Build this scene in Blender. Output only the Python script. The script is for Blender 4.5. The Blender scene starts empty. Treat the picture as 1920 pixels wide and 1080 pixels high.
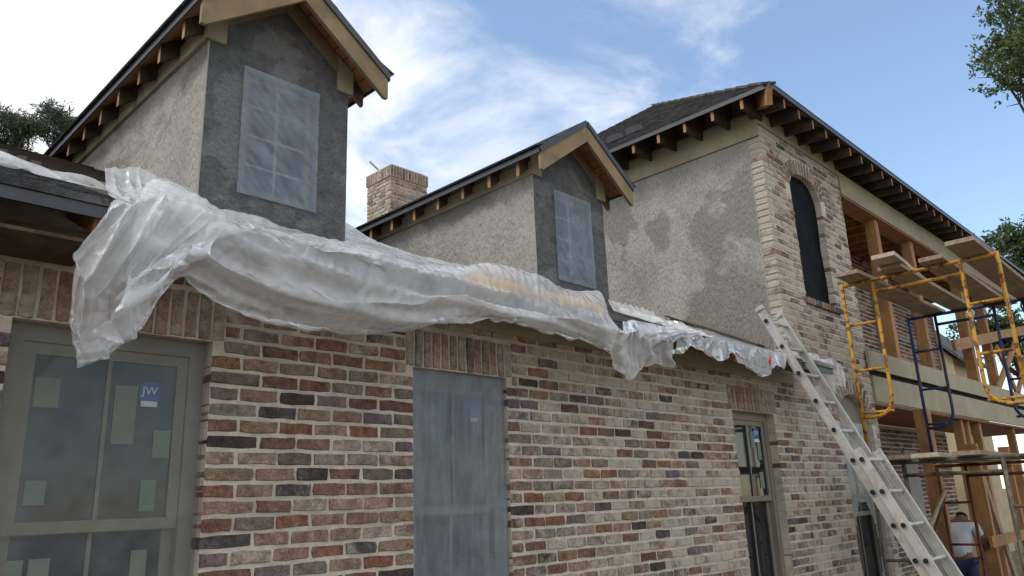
import bpy, math, random
import numpy as np
from mathutils import Vector, Matrix
R_ = math.radians
random.seed(7); np.random.seed(7)
scn = bpy.context.scene
col = scn.collection

# ------------------------------------------------------------------ camera
F, YAW, PITCH, ROLL = 1443.23, R_(45.961), R_(15.626), R_(-2.257)
C = np.array([0.0, -3.7, 1.65])
def _axes():
    fw = np.array([math.sin(YAW)*math.cos(PITCH), math.cos(YAW)*math.cos(PITCH), math.sin(PITCH)])
    r = np.array([math.cos(YAW), -math.sin(YAW), 0.0]); u = np.cross(r, fw)
    r2 = r*math.cos(ROLL)+u*math.sin(ROLL); u2 = -r*math.sin(ROLL)+u*math.cos(ROLL)
    return r2, u2, fw
AR, AU, AF = _axes()
def ray(x, y): return AR*((x-960)/F) - AU*((y-540)/F) + AF
def onY(x, y, Y=0.0):
    d = ray(x, y); return C + d*((Y-C[1])/d[1])
def onX(x, y, X):
    d = ray(x, y); return C + d*((X-C[0])/d[0])
def onZ(x, y, Z):
    d = ray(x, y); return C + d*((Z-C[2])/d[2])
def at(x, y, dist):
    d = ray(x, y); return C + d*dist
cam = bpy.data.cameras.new('camera'); camo = bpy.data.objects.new('camera', cam); col.objects.link(camo)
cam.sensor_width = 36.0; cam.lens = F/1920*36.0; cam.clip_start = 0.05; cam.clip_end = 3000
M = Matrix.Identity(4)
for i in range(3):
    M[i][0], M[i][1], M[i][2], M[i][3] = AR[i], AU[i], -AF[i], C[i]
camo.matrix_world = M
scn.camera = camo

# ------------------------------------------------------------------ sky, sun, exposure
SUN_EL, SUN_AZ = R_(48), R_(-62)          # azimuth from +Y towards +X: the sun is behind the house, to the left
sd = Vector((math.sin(SUN_AZ)*math.cos(SUN_EL), math.cos(SUN_AZ)*math.cos(SUN_EL), math.sin(SUN_EL)))
world = bpy.data.worlds.new('World'); scn.world = world; world.use_nodes = True
wn = world.node_tree; wn.nodes.clear()
def N(nt, t, **kw):
    n = nt.nodes.new(t)
    for k, v in kw.items():
        if k == 'inp':
            for a, b in v.items(): n.inputs[a].default_value = b
        else: setattr(n, k, v)
    return n
sky = N(wn, 'ShaderNodeTexSky', sky_type='NISHITA'); sky.sun_disc = False
sky.sun_elevation = SUN_EL; sky.sun_rotation = SUN_AZ; sky.air_density = 1.25; sky.dust_density = 0.15; sky.ozone_density = 3.5
bgs = N(wn, 'ShaderNodeBackground', inp={'Strength': 0.15})
wn.links.new(sky.outputs[0], bgs.inputs[0])
# a layer of cloud: planar projection of the view direction, two noises
tc = N(wn, 'ShaderNodeTexCoord'); sep = N(wn, 'ShaderNodeSeparateXYZ'); wn.links.new(tc.outputs['Generated'], sep.inputs[0])
addz = N(wn, 'ShaderNodeMath', operation='ADD', inp={1: 0.22}); wn.links.new(sep.outputs['Z'], addz.inputs[0])
mx = N(wn, 'ShaderNodeMath', operation='MAXIMUM', inp={1: 0.05}); wn.links.new(addz.outputs[0], mx.inputs[0])
comb = N(wn, 'ShaderNodeCombineXYZ')
for a, i in (('X', 0), ('Y', 1)):
    dv = N(wn, 'ShaderNodeMath', operation='DIVIDE'); wn.links.new(sep.outputs[a], dv.inputs[0]); wn.links.new(mx.outputs[0], dv.inputs[1])
    wn.links.new(dv.outputs[0], comb.inputs[i])
mp = N(wn, 'ShaderNodeMapping'); mp.inputs['Location'].default_value = (2.3, 0.75, 0.0); wn.links.new(comb.outputs[0], mp.inputs[0])
n1 = N(wn, 'ShaderNodeTexNoise', inp={'Scale': 0.62, 'Detail': 2.0, 'Roughness': 0.5})
n2 = N(wn, 'ShaderNodeTexNoise', inp={'Scale': 2.3, 'Detail': 9.0, 'Roughness': 0.58, 'Distortion': 0.5})
wn.links.new(mp.outputs[0], n1.inputs['Vector']); wn.links.new(mp.outputs[0], n2.inputs['Vector'])
m1 = N(wn, 'ShaderNodeMath', operation='MULTIPLY', inp={1: 1.5}); wn.links.new(n1.outputs[0], m1.inputs[0])
ad0 = N(wn, 'ShaderNodeMath', operation='ADD'); wn.links.new(m1.outputs[0], ad0.inputs[0]); wn.links.new(n2.outputs[0], ad0.inputs[1])
sx_ = N(wn, 'ShaderNodeSeparateXYZ'); wn.links.new(comb.outputs[0], sx_.inputs[0])
bk_ = N(wn, 'ShaderNodeMapRange', inp={'From Min': 0.2, 'From Max': 1.5, 'To Min': 0.34, 'To Max': -0.12}); wn.links.new(sx_.outputs['X'], bk_.inputs['Value'])   # the cloud bank thickens westwards
ad = N(wn, 'ShaderNodeMath', operation='ADD'); wn.links.new(ad0.outputs[0], ad.inputs[0]); wn.links.new(bk_.outputs[0], ad.inputs[1])
rmp = N(wn, 'ShaderNodeMapRange', interpolation_type='SMOOTHSTEP', inp={'From Min': 1.20, 'From Max': 1.52, 'To Min': 0.06, 'To Max': 1.0})
wn.links.new(ad.outputs[0], rmp.inputs['Value'])
bgc = N(wn, 'ShaderNodeBackground', inp={'Color': (0.97, 0.98, 1.0, 1), 'Strength': 0.92})
mixs = N(wn, 'ShaderNodeMixShader'); wo = N(wn, 'ShaderNodeOutputWorld')
wn.links.new(rmp.outputs[0], mixs.inputs[0]); wn.links.new(bgs.outputs[0], mixs.inputs[1]); wn.links.new(bgc.outputs[0], mixs.inputs[2])
wn.links.new(mixs.outputs[0], wo.inputs[0])
sl = bpy.data.lights.new('sun', 'SUN'); sl.energy = 1.3; sl.angle = R_(14); sl.color = (1.0, 0.95, 0.87)
so = bpy.data.objects.new('sun', sl); col.objects.link(so); so.rotation_euler = sd.to_track_quat('Z', 'Y').to_euler(); so.location = (-10, 8, 20)
scn.view_settings.view_transform = 'Standard'; scn.view_settings.look = 'None'
scn.view_settings.exposure = 0.5; scn.view_settings.gamma = 1.0

# ------------------------------------------------------------------ materials
def mat(name, base, rough=0.8, var=0.25, scale=6.0, bump=0.0, bscale=40.0, metal=0.0, stain=None, sscale=1.5, samt=0.5, spec=0.3, stretch=None, bdist=0.02, pits=0.0, pscale=45.0):
    m = bpy.data.materials.new(name); m.use_nodes = True; nt = m.node_tree; b = nt.nodes['Principled BSDF']
    b.inputs['Roughness'].default_value = rough; b.inputs['Metallic'].default_value = metal
    b.inputs['Specular IOR Level'].default_value = spec
    t = N(nt, 'ShaderNodeTexCoord'); vec = t.outputs['Object']
    if stretch:
        mpn = N(nt, 'ShaderNodeMapping'); mpn.inputs['Scale'].default_value = stretch; nt.links.new(vec, mpn.inputs[0]); vec = mpn.outputs[0]
    n = N(nt, 'ShaderNodeTexNoise', inp={'Scale': scale, 'Detail': 6.0, 'Roughness': 0.65}); nt.links.new(vec, n.inputs['Vector'])
    r = N(nt, 'ShaderNodeMapRange', inp={'From Min': 0.3, 'From Max': 0.7, 'To Min': 1-var, 'To Max': 1+var}); nt.links.new(n.outputs[0], r.inputs['Value'])
    mul = N(nt, 'ShaderNodeMix', data_type='RGBA', blend_type='MULTIPLY'); mul.inputs[0].default_value = 1.0
    mul.inputs[6].default_value = (*base, 1); nt.links.new(r.outputs[0], mul.inputs[7]); out = mul.outputs[2]
    if stain:
        n3 = N(nt, 'ShaderNodeTexNoise', inp={'Scale': sscale, 'Detail': 5.0, 'Roughness': 0.6, 'Distortion': 0.6}); nt.links.new(t.outputs['Object'], n3.inputs['Vector'])
        r3 = N(nt, 'ShaderNodeMapRange', interpolation_type='SMOOTHSTEP', inp={'From Min': 0.525, 'From Max': 0.57, 'To Min': 0.0, 'To Max': samt}); nt.links.new(n3.outputs[0], r3.inputs['Value'])
        mm = N(nt, 'ShaderNodeMix', data_type='RGBA'); nt.links.new(r3.outputs[0], mm.inputs[0]); nt.links.new(out, mm.inputs[6]); mm.inputs[7].default_value = (*stain, 1); out = mm.outputs[2]
    if pits:
        vp = N(nt, 'ShaderNodeTexNoise', inp={'Scale': pscale, 'Detail': 3.0, 'Roughness': 0.7, 'Distortion': 0.8}); nt.links.new(vec, vp.inputs['Vector'])
        rp_ = N(nt, 'ShaderNodeMapRange', inp={'From Min': 0.36, 'From Max': 0.52, 'To Min': 1-pits, 'To Max': 1.0}); nt.links.new(vp.outputs[0], rp_.inputs['Value'])
        m4 = N(nt, 'ShaderNodeMix', data_type='RGBA', blend_type='MULTIPLY'); m4.inputs[0].default_value = 1; nt.links.new(out, m4.inputs[6]); nt.links.new(rp_.outputs[0], m4.inputs[7]); out = m4.outputs[2]
    nt.links.new(out, b.inputs['Base Color'])
    if bump:
        nb = N(nt, 'ShaderNodeTexNoise', inp={'Scale': bscale, 'Detail': 5.0, 'Roughness': 0.6}); nt.links.new(vec, nb.inputs['Vector'])
        bp = N(nt, 'ShaderNodeBump', inp={'Strength': bump, 'Distance': bdist}); nt.links.new(nb.outputs[0], bp.inputs['Height']); nt.links.new(bp.outputs[0], b.inputs['Normal'])
    return m
M_ = {}
M_['mortar'] = mat('mortar', (0.56, 0.515, 0.435), 0.95, 0.2, 9, 0.7, 70, stain=(0.38, 0.345, 0.285), sscale=2.2, samt=0.5)
M_['stucco_pale'] = mat('stucco_pale', (0.38, 0.37, 0.34), 0.95, 0.2, 2.5, 1.0, 30, stain=(0.25, 0.24, 0.215), sscale=0.41, samt=0.95, bdist=0.035, pits=0.3, pscale=48, stretch=(1, 1, .55))  # paler grey stucco, on the side and rear walls
M_['stucco_dark'] = mat('stucco_dark', (0.125, 0.13, 0.135), 0.92, 0.35, 10, 1.0, 34, stain=(0.24, 0.245, 0.25), sscale=1.6, samt=0.5, bdist=0.03, pits=0.25, pscale=55)  # darker grey stucco, on the dormer gable fronts
M_['trim'] = mat('trim_primed', (0.32, 0.285, 0.195), 0.7, 0.15, 3, 0.1, 30, stain=(0.27, 0.23, 0.15), sscale=1.2, samt=0.5, stretch=(1, 1, 1))
M_['wood'] = mat('lumber', (0.33, 0.175, 0.075), 0.75, 0.3, 5, 0.25, 20, stain=(0.20, 0.11, 0.055), sscale=2.0, samt=0.6, stretch=(4, 4, 0.5))
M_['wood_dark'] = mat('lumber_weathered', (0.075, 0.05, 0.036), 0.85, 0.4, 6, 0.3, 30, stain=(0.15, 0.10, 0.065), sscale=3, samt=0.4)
M_['soffit'] = mat('soffit_boards', (0.27, 0.125, 0.065), 0.65, 0.25, 6, 0.1, 30)
M_['barge'] = mat('barge_board', (0.235, 0.175, 0.10), 0.7, 0.25, 5, 0.15, 30, stain=(0.25, 0.17, 0.09), sscale=2.5, samt=0.5)
M_['plank'] = mat('plank_wood', (0.28, 0.215, 0.155), 0.9, 0.35, 4, 0.5, 25, stain=(0.33, 0.29, 0.23), sscale=2.5, samt=0.6, stretch=(0.6, 5, 5))
M_['plank_pale'] = mat('plank_pale', (0.42, 0.36, 0.27), 0.9, 0.3, 4, 0.4, 25, stretch=(0.6, 5, 5))
M_['metal_dark'] = mat('drip_edge_metal', (0.035, 0.04, 0.05), 0.42, 0.15, 5, metal=0.0, spec=0.5)
M_['shingle'] = mat('asphalt_shingle', (0.085, 0.085, 0.09), 0.95, 0.6, 6, 0.8, 120, stain=(0.17, 0.165, 0.16), sscale=7, samt=0.6)
M_['deck'] = mat('roof_deck', (0.17, 0.12, 0.08), 0.9, 0.3, 5, 0.2, 30)
M_['felt'] = mat('roof_felt', (0.045, 0.036, 0.03), 0.9, 0.3, 6, 0.3, 40)
M_['frame'] = mat('window_frame', (0.20, 0.185, 0.145), 0.55, 0.08, 4, 0.03, 20)
M_['alu'] = mat('aluminium', (0.50, 0.49, 0.46), 0.48, 0.15, 8, 0.1, 60, metal=0.35, stain=(0.33, 0.31, 0.28), sscale=6, samt=0.5)
M_['yellow'] = mat('yellow_paint', (0.45, 0.235, 0.03), 0.6, 0.2, 8, 0.2, 60, stain=(0.12, 0.055, 0.025), sscale=14, samt=0.95)
M_['blue'] = mat('blue_paint', (0.015, 0.035, 0.12), 0.5, 0.25, 8, 0.15, 60, stain=(0.08, 0.05, 0.04), sscale=8, samt=0.8)
M_['green'] = mat('green_paint', (0.075, 0.07, 0.05), 0.65, 0.3, 8, 0.3, 60, stain=(0.15, 0.12, 0.09), sscale=11, samt=0.9)
M_['red'] = mat('rusty_red_paint', (0.14, 0.045, 0.03), 0.75, 0.35, 9, 0.3, 60, stain=(0.07, 0.04, 0.03), sscale=7, samt=0.8)
M_['black'] = mat('black_rubber', (0.015, 0.015, 0.016), 0.6, 0.2, 5)
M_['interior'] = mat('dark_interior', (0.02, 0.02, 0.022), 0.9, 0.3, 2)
M_['tape'] = mat('pale_tape', (0.16, 0.21, 0.16), 0.6, 0.1, 5)
M_['sticker'] = mat('blue_sticker', (0.03, 0.13, 0.36), 0.5, 0.05, 5)
M_['white'] = mat('white_print', (0.7, 0.72, 0.74), 0.6, 0.05, 5)
M_['redtag'] = mat('red_tag', (0.5, 0.03, 0.03), 0.6, 0.1, 5)
M_['bark'] = mat('bark', (0.085, 0.065, 0.05), 0.95, 0.35, 8, 0.6, 30)
M_['shirt'] = mat('grey_shirt', (0.42, 0.44, 0.48), 0.9, 0.12, 8, 0.2, 30)
M_['jeans'] = mat('blue_jeans', (0.03, 0.04, 0.09), 0.9, 0.2, 12, 0.2, 50)
M_['skin'] = mat('skin', (0.14, 0.07, 0.045), 0.6, 0.08, 10)
M_['hair'] = mat('hair', (0.015, 0.012, 0.01), 0.7, 0.2, 30)
M_['insul'] = mat('yellow_wrap', (0.62, 0.36, 0.06), 0.7, 0.25, 5, 0.3, 20)
M_['ground'] = mat('bare_soil', (0.17, 0.125, 0.085), 1.0, 0.4, 0.8, 0.8, 6, stain=(0.10, 0.10, 0.05), sscale=0.3, samt=0.7)
M_['panel'] = mat('grey_panel', (0.33, 0.33, 0.30), 0.8, 0.1, 3)
M_['siding'] = mat('tan_siding', (0.45, 0.37, 0.25), 0.9, 0.15, 3)

def glass_mat():
    m = bpy.data.materials.new('window_glass'); m.use_nodes = True; nt = m.node_tree; b = nt.nodes['Principled BSDF']
    b.inputs['Base Color'].default_value = (0.012, 0.016, 0.022, 1); b.inputs['Roughness'].default_value = 0.05; b.inputs['Specular IOR Level'].default_value = 0.4
    return m
M_['glass'] = glass_mat()
def film_mat(name, clear, tint, rough=0.3, bmp=0.25):
    # thin polythene: some light straight through, the rest scattered on both sides, a soft sheen
    m = bpy.data.materials.new(name); m.use_nodes = True; nt = m.node_tree; nt.nodes.clear()
    tr = N(nt, 'ShaderNodeBsdfTransparent'); df = N(nt, 'ShaderNodeBsdfDiffuse', inp={'Color': (*tint, 1)}); tl = N(nt, 'ShaderNodeBsdfTranslucent', inp={'Color': (*tint, 1)})
    gl = N(nt, 'ShaderNodeBsdfGlossy', inp={'Roughness': rough+.12, 'Color': (0.9, 0.92, 0.95, 1)})
    t = N(nt, 'ShaderNodeTexCoord'); no = N(nt, 'ShaderNodeTexNoise', inp={'Scale': 5.0, 'Detail': 6.0, 'Roughness': 0.6}); nt.links.new(t.outputs['Object'], no.inputs['Vector'])
    nb = N(nt, 'ShaderNodeTexNoise', inp={'Scale': 16.0, 'Detail': 4.0, 'Distortion': 1.5}); nt.links.new(t.outputs['Object'], nb.inputs['Vector'])
    bp0 = N(nt, 'ShaderNodeBump', inp={'Strength': bmp, 'Distance': 0.012}); nt.links.new(nb.outputs[0], bp0.inputs['Height'])
    dn = N(nt, 'ShaderNodeTexNoise', inp={'Scale': 3.0, 'Detail': 3.0}); nt.links.new(t.outputs['Object'], dn.inputs['Vector'])
    dm = N(nt, 'ShaderNodeVectorMath', operation='SCALE', inp={'Scale': 0.35}); nt.links.new(dn.outputs['Color'], dm.inputs[0])
    da = N(nt, 'ShaderNodeVectorMath', operation='ADD'); nt.links.new(t.outputs['Object'], da.inputs[0]); nt.links.new(dm.outputs[0], da.inputs[1])
    vo = N(nt, 'ShaderNodeTexVoronoi', feature='DISTANCE_TO_EDGE', inp={'Scale': 7.5}); nt.links.new(da.outputs[0], vo.inputs['Vector'])
    bp = N(nt, 'ShaderNodeBump', inp={'Strength': min(1, bmp*3), 'Distance': 0.03}); nt.links.new(vo.outputs['Distance'], bp.inputs['Height']); nt.links.new(bp0.outputs[0], bp.inputs['Normal'])
    for s in (df, tl, gl): nt.links.new(bp.outputs[0], s.inputs['Normal'])
    a = N(nt, 'ShaderNodeMixShader', inp={0: 0.45}); nt.links.new(df.outputs[0], a.inputs[1]); nt.links.new(tl.outputs[0], a.inputs[2])
    fr = N(nt, 'ShaderNodeFresnel', inp={'IOR': 1.5}); nt.links.new(bp.outputs[0], fr.inputs['Normal'])
    fm = N(nt, 'ShaderNodeMath', operation='MULTIPLY', inp={1: 0.9}); nt.links.new(fr.outputs[0], fm.inputs[0])
    c = N(nt, 'ShaderNodeMixShader'); nt.links.new(fm.outputs[0], c.inputs[0]); nt.links.new(a.outputs[0], c.inputs[1]); nt.links.new(gl.outputs[0], c.inputs[2])
    mr = N(nt, 'ShaderNodeMapRange', inp={'From Min': 0.3, 'From Max': 0.7, 'To Min': max(0, clear-0.12), 'To Max': min(1, clear+0.12)}); nt.links.new(no.outputs[0], mr.inputs['Value'])
    # seen edge-on, a film looks denser
    lw = N(nt, 'ShaderNodeLayerWeight', inp={'Blend': 0.35}); sub = N(nt, 'ShaderNodeMath', operation='MULTIPLY_ADD', inp={1: -clear*0.45})
    nt.links.new(lw.outputs['Facing'], sub.inputs[0]); nt.links.new(mr.outputs[0], sub.inputs[2])
    cl = N(nt, 'ShaderNodeClamp'); nt.links.new(sub.outputs[0], cl.inputs[0])
    e = N(nt, 'ShaderNodeMixShader'); nt.links.new(cl.outputs[0], e.inputs[0]); nt.links.new(c.outputs[0], e.inputs[1]); nt.links.new(tr.outputs[0], e.inputs[2])
    o = N(nt, 'ShaderNodeOutputMaterial'); nt.links.new(e.outputs[0], o.inputs[0])
    return m
M_['film'] = film_mat('polythene', 0.52, (0.90, 0.92, 0.94), 0.14)
M_['film_clear'] = film_mat('clear_polythene', 0.74, (0.38, 0.42, 0.43), 0.06, 0.04)
M_['film_mid'] = film_mat('milky_polythene', 0.52, (0.40, 0.47, 0.55), 0.16, 0.07)
M_['film_dorm'] = film_mat('dormer_polythene', 0.53, (0.44, 0.52, 0.62), 0.16, 0.06)
def blackfilm():
    m = mat('black_polythene', (0.006, 0.0065, 0.008), 0.65, 0.2, 5, 0.5, 9, spec=0.05, bdist=0.03); return m
M_['film_black'] = blackfilm()

def brick_mat():
    m = bpy.data.materials.new('old_brick'); m.use_nodes = True; nt = m.node_tree; b = nt.nodes['Principled BSDF']; b.inputs['Roughness'].default_value = 0.92; b.inputs['Specular IOR Level'].default_value = 0.2
    at1 = N(nt, 'ShaderNodeAttribute', attribute_name='rnd'); at2 = N(nt, 'ShaderNodeAttribute', attribute_name='smear')
    cr = N(nt, 'ShaderNodeValToRGB'); cr.color_ramp.interpolation = 'CONSTANT'
    pal = [(0.25,0.165,0.135),(0.19,0.115,0.09),(0.30,0.20,0.165),(0.22,0.17,0.145),(0.15,0.085,0.07),(0.27,0.225,0.195),(0.26,0.16,0.105),(0.20,0.15,0.145),(0.075,0.06,0.055),(0.33,0.255,0.215),(0.21,0.115,0.085),(0.10,0.085,0.085),(0.36,0.29,0.245),(0.17,0.135,0.12),(0.21,0.125,0.10),(0.24,0.12,0.085),(0.28,0.205,0.15),(0.155,0.125,0.14)]
    el = cr.color_ramp.elements
    while len(el) < len(pal): el.new(0.5)
    pal = [tuple(0.95*(1.04*x-0.04*(sum(c)/3)) for x in c) for c in pal]
    for i, c in enumerate(pal): el[i].position = i/len(pal); el[i].color = (*c, 1)
    nt.links.new(at1.outputs['Fac'], cr.inputs[0])
    t = N(nt, 'ShaderNodeTexCoord')
    va = N(nt, 'ShaderNodeVectorMath', operation='ADD'); nt.links.new(t.outputs['Object'], va.inputs[0])
    cmb = N(nt, 'ShaderNodeCombineXYZ'); mm = N(nt, 'ShaderNodeMath', operation='MULTIPLY', inp={1: 57.0}); nt.links.new(at1.outputs['Fac'], mm.inputs[0]); nt.links.new(mm.outputs[0], cmb.inputs[1]); nt.links.new(cmb.outputs[0], va.inputs[1])
    n = N(nt, 'ShaderNodeTexNoise', inp={'Scale': 16.0, 'Detail': 7.0, 'Roughness': 0.7}); nt.links.new(va.outputs[0], n.inputs['Vector'])
    r = N(nt, 'ShaderNodeMapRange', inp={'From Min': 0.3, 'From Max': 0.7, 'To Min': 0.45, 'To Max': 1.5}); nt.links.new(n.outputs[0], r.inputs['Value'])
    ns_ = N(nt, 'ShaderNodeTexNoise', inp={'Scale': 85.0, 'Detail': 4.0, 'Roughness': 0.7}); nt.links.new(va.outputs[0], ns_.inputs['Vector'])
    rs_ = N(nt, 'ShaderNodeMapRange', inp={'From Min': 0.3, 'From Max': 0.7, 'To Min': 0.6, 'To Max': 1.35}); nt.links.new(ns_.outputs[0], rs_.inputs['Value'])
    pm = N(nt, 'ShaderNodeMath', operation='MULTIPLY'); nt.links.new(r.outputs[0], pm.inputs[0]); nt.links.new(rs_.outputs[0], pm.inputs[1])
    mul = N(nt, 'ShaderNodeMix', data_type='RGBA', blend_type='MULTIPLY'); mul.inputs[0].default_value = 1; nt.links.new(cr.outputs[0], mul.inputs[6]); nt.links.new(pm.outputs[0], mul.inputs[7])
    n2 = N(nt, 'ShaderNodeTexNoise', inp={'Scale': 9.0, 'Detail': 8.0, 'Roughness': 0.72, 'Distortion': 0.4}); nt.links.new(va.outputs[0], n2.inputs['Vector'])
    a = N(nt, 'ShaderNodeMath', operation='ADD'); nt.links.new(n2.outputs[0], a.inputs[0]); nt.links.new(at2.outputs['Fac'], a.inputs[1])
    r2 = N(nt, 'ShaderNodeMapRange', interpolation_type='SMOOTHSTEP', inp={'From Min': 0.78, 'From Max': 1.12, 'To Min': 0.0, 'To Max': 0.9}); nt.links.new(a.outputs[0], r2.inputs['Value'])
    mx2 = N(nt, 'ShaderNodeMix', data_type='RGBA'); nt.links.new(r2.outputs[0], mx2.inputs[0]); nt.links.new(mul.outputs[2], mx2.inputs[6]); mx2.inputs[7].default_value = (0.49, 0.445, 0.38, 1)
    nt.links.new(mx2.outputs[2], b.inputs['Base Color'])
    nb = N(nt, 'ShaderNodeTexNoise', inp={'Scale': 60.0, 'Detail': 5.0, 'Roughness': 0.65}); nt.links.new(va.outputs[0], nb.inputs['Vector'])
    bp = N(nt, 'ShaderNodeBump', inp={'Strength': 0.9, 'Distance': 0.016}); nt.links.new(nb.outputs[0], bp.inputs['Height']); nt.links.new(bp.outputs[0], b.inputs['Normal'])
    return m
M_['brick'] = brick_mat()

# ------------------------------------------------------------------ mesh helpers
class MB:
    def __init__(s): s.v = []; s.f = []; s.a = []; s.b = []
    def poly(s, pts, rnd=0.0, sm=0.0):
        i = len(s.v); s.v += [tuple(map(float, p)) for p in pts]; s.f.append(tuple(range(i, i+len(pts)))); s.a.append(rnd); s.b.append(sm)
    def mesh(s, vs, fs, rnd=0.0, sm=0.0):
        i = len(s.v); s.v += [tuple(map(float, p)) for p in vs]; s.f += [tuple(k+i for k in f) for f in fs]; s.a += [rnd]*len(fs); s.b += [sm]*len(fs)
    def box(s, p0, p1):
        (x0, y0, z0), (x1, y1, z1) = p0, p1
        s.mesh([(x0,y0,z0),(x1,y0,z0),(x1,y1,z0),(x0,y1,z0),(x0,y0,z1),(x1,y0,z1),(x1,y1,z1),(x0,y1,z1)],
               [(0,3,2,1),(4,5,6,7),(0,1,5,4),(1,2,6,5),(2,3,7,6),(3,0,4,7)])
    def hexa(s, bot, top):      # two quads, same winding (counter-clockwise from above)
        s.mesh(list(bot)+list(top), [(0,3,2,1),(4,5,6,7),(0,1,5,4),(1,2,6,5),(2,3,7,6),(3,0,4,7)])
    def beam(s, a, b, w, h, up=(0,0,1), bev=0.0):
        a = np.array(a, float); b = np.array(b, float); d = b-a; d /= np.linalg.norm(d); up = np.array(up, float)
        sx = np.cross(d, up); sx /= np.linalg.norm(sx); uu = np.cross(sx, d)
        q = [(-w/2,-h/2),(w/2,-h/2),(w/2,h/2),(-w/2,h/2)]
        s.mesh([a+sx*i+uu*j for i, j in q]+[b+sx*i+uu*j for i, j in q], [(0,1,2,3),(7,6,5,4),(0,4,5,1),(1,5,6,2),(2,6,7,3),(3,7,4,0)])
    def tube(s, pts, r, n=10, cap=True):
        pts = [np.array(p, float) for p in pts]; rings = []; base = len(s.v); prev = None
        rr = r if hasattr(r, '__len__') else [r]*len(pts)
        for k, p in enumerate(pts):
            d = (pts[min(k+1, len(pts)-1)]-pts[max(k-1, 0)]); d /= np.linalg.norm(d)
            if prev is None:
                ref = np.array([0,0,1.0]) if abs(d[2]) < 0.9 else np.array([1.0,0,0]); u = np.cross(d, ref)
            else: u = prev-d*np.dot(prev, d)
            u /= np.linalg.norm(u); prev = u; w = np.cross(d, u)
            s.v += [tuple(p+(u*math.cos(2*math.pi*j/n)+w*math.sin(2*math.pi*j/n))*rr[k]) for j in range(n)]
        for k in range(len(pts)-1):
            for j in range(n):
                a = base+k*n+j; b = base+k*n+(j+1) % n; s.f.append((a, b, b+n, a+n)); s.a.append(0); s.b.append(0)
        if cap:
            s.f.append(tuple(base+j for j in reversed(range(n)))); s.f.append(tuple(base+(len(pts)-1)*n+j for j in range(n))); s.a += [0, 0]; s.b += [0, 0]
    def build(s, name, m, parent=None, smooth=False, attr=False):
        me = bpy.data.meshes.new(name); me.from_pydata(s.v, [], s.f); me.update()
        if attr:
            me.attributes.new('rnd', 'FLOAT', 'FACE').data.foreach_set('value', s.a)
            me.attributes.new('smear', 'FLOAT', 'FACE').data.foreach_set('value', s.b)
        if smooth: me.polygons.foreach_set('use_smooth', [True]*len(me.polygons))
        me.materials.append(m if not isinstance(m, str) else M_[m])
        o = bpy.data.objects.new(name, me); col.objects.link(o)
        if parent: o.parent = parent
        return o
def tag(o, label=None, cat=None, group=None, kind=None):
    if label: o['label'] = label
    if cat: o['category'] = cat
    if group: o['group'] = group
    if kind: o['kind'] = kind
    return o
def empty(name, label, cat, group=None, loc=(0,0,0)):
    o = bpy.data.objects.new(name, None); col.objects.link(o); o.empty_display_size = 0.2; o.location = loc
    return tag(o, label, cat, group)
def settle(root):           # parts were built in world space: keep them there although the empty stands at the thing's base
    bpy.context.view_layer.update()
    for ch in root.children: ch.matrix_parent_inverse = root.matrix_world.inverted()
def piece(name, m, parent, fn, smooth=False):
    b = MB(); fn(b); return b.build(name, m, parent, smooth)
def boxp(name, m, parent, p0, p1): return piece(name, m, parent, lambda b: b.box(p0, p1))
def beamp(name, m, parent, a, b_, w, h, up=(0,0,1)): return piece(name, m, parent, lambda b: b.beam(a, b_, w, h, up))

rb = random.Random(11)
def add_brick(B, o, u, v, n, L, H, depth, proud=0.0035, rnd=None, sm=0.0):
    """one old brick: uneven outline, rounded arris; o lower left corner of the face, u along, v up, n outwards"""
    o, u, v, n = (np.array(q, float) for q in (o, u, v, n))
    j = lambda a: rb.uniform(-a, a)
    e = 0.003; pr = proud+rb.uniform(-0.003, 0.005)
    out = []
    for (a, b) in [(0,0),(.33,0),(.67,0),(1,0),(1,.5),(1,1),(.67,1),(.33,1),(0,1),(0,.5)]:
        corner = (a in (0, 1)) and (b in (0, 1))
        ins = 0.0012 if corner else 0.0
        x = a*L+j(0.0045)+(ins if a == 0 else -ins if a == 1 else 0); y = b*H+j(0.0038)+(ins*0.8 if b == 0 else -ins*0.8 if b == 1 else 0)
        out.append((x, y))
    cx, cy = L/2, H/2; tl = rb.uniform(-0.004, 0.004)
    front = [o+u*(x+(cx-x)/abs(cx-x+1e-9)*e*(abs(cx-x) > .02))+v*(y+(cy-y)/abs(cy-y+1e-9)*e*(abs(cy-y) > .01))+n*(pr+tl*(x/L-.5)) for x, y in out]
    mid = [o+u*x+v*y+n*(pr-0.006) for x, y in out]
    back = [o+u*x+v*y-n*depth for x, y in out]
    k = len(out); vs = front+mid+back
    fs = [tuple(range(k))]
    for i in range(k):
        q = (i+1) % k; fs.append((i, i+k, q+k, q)); fs.append((i+k, i+2*k, q+2*k, q+k))
    B.mesh(vs, fs, rb.random() if rnd is None else rnd, sm)

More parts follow.
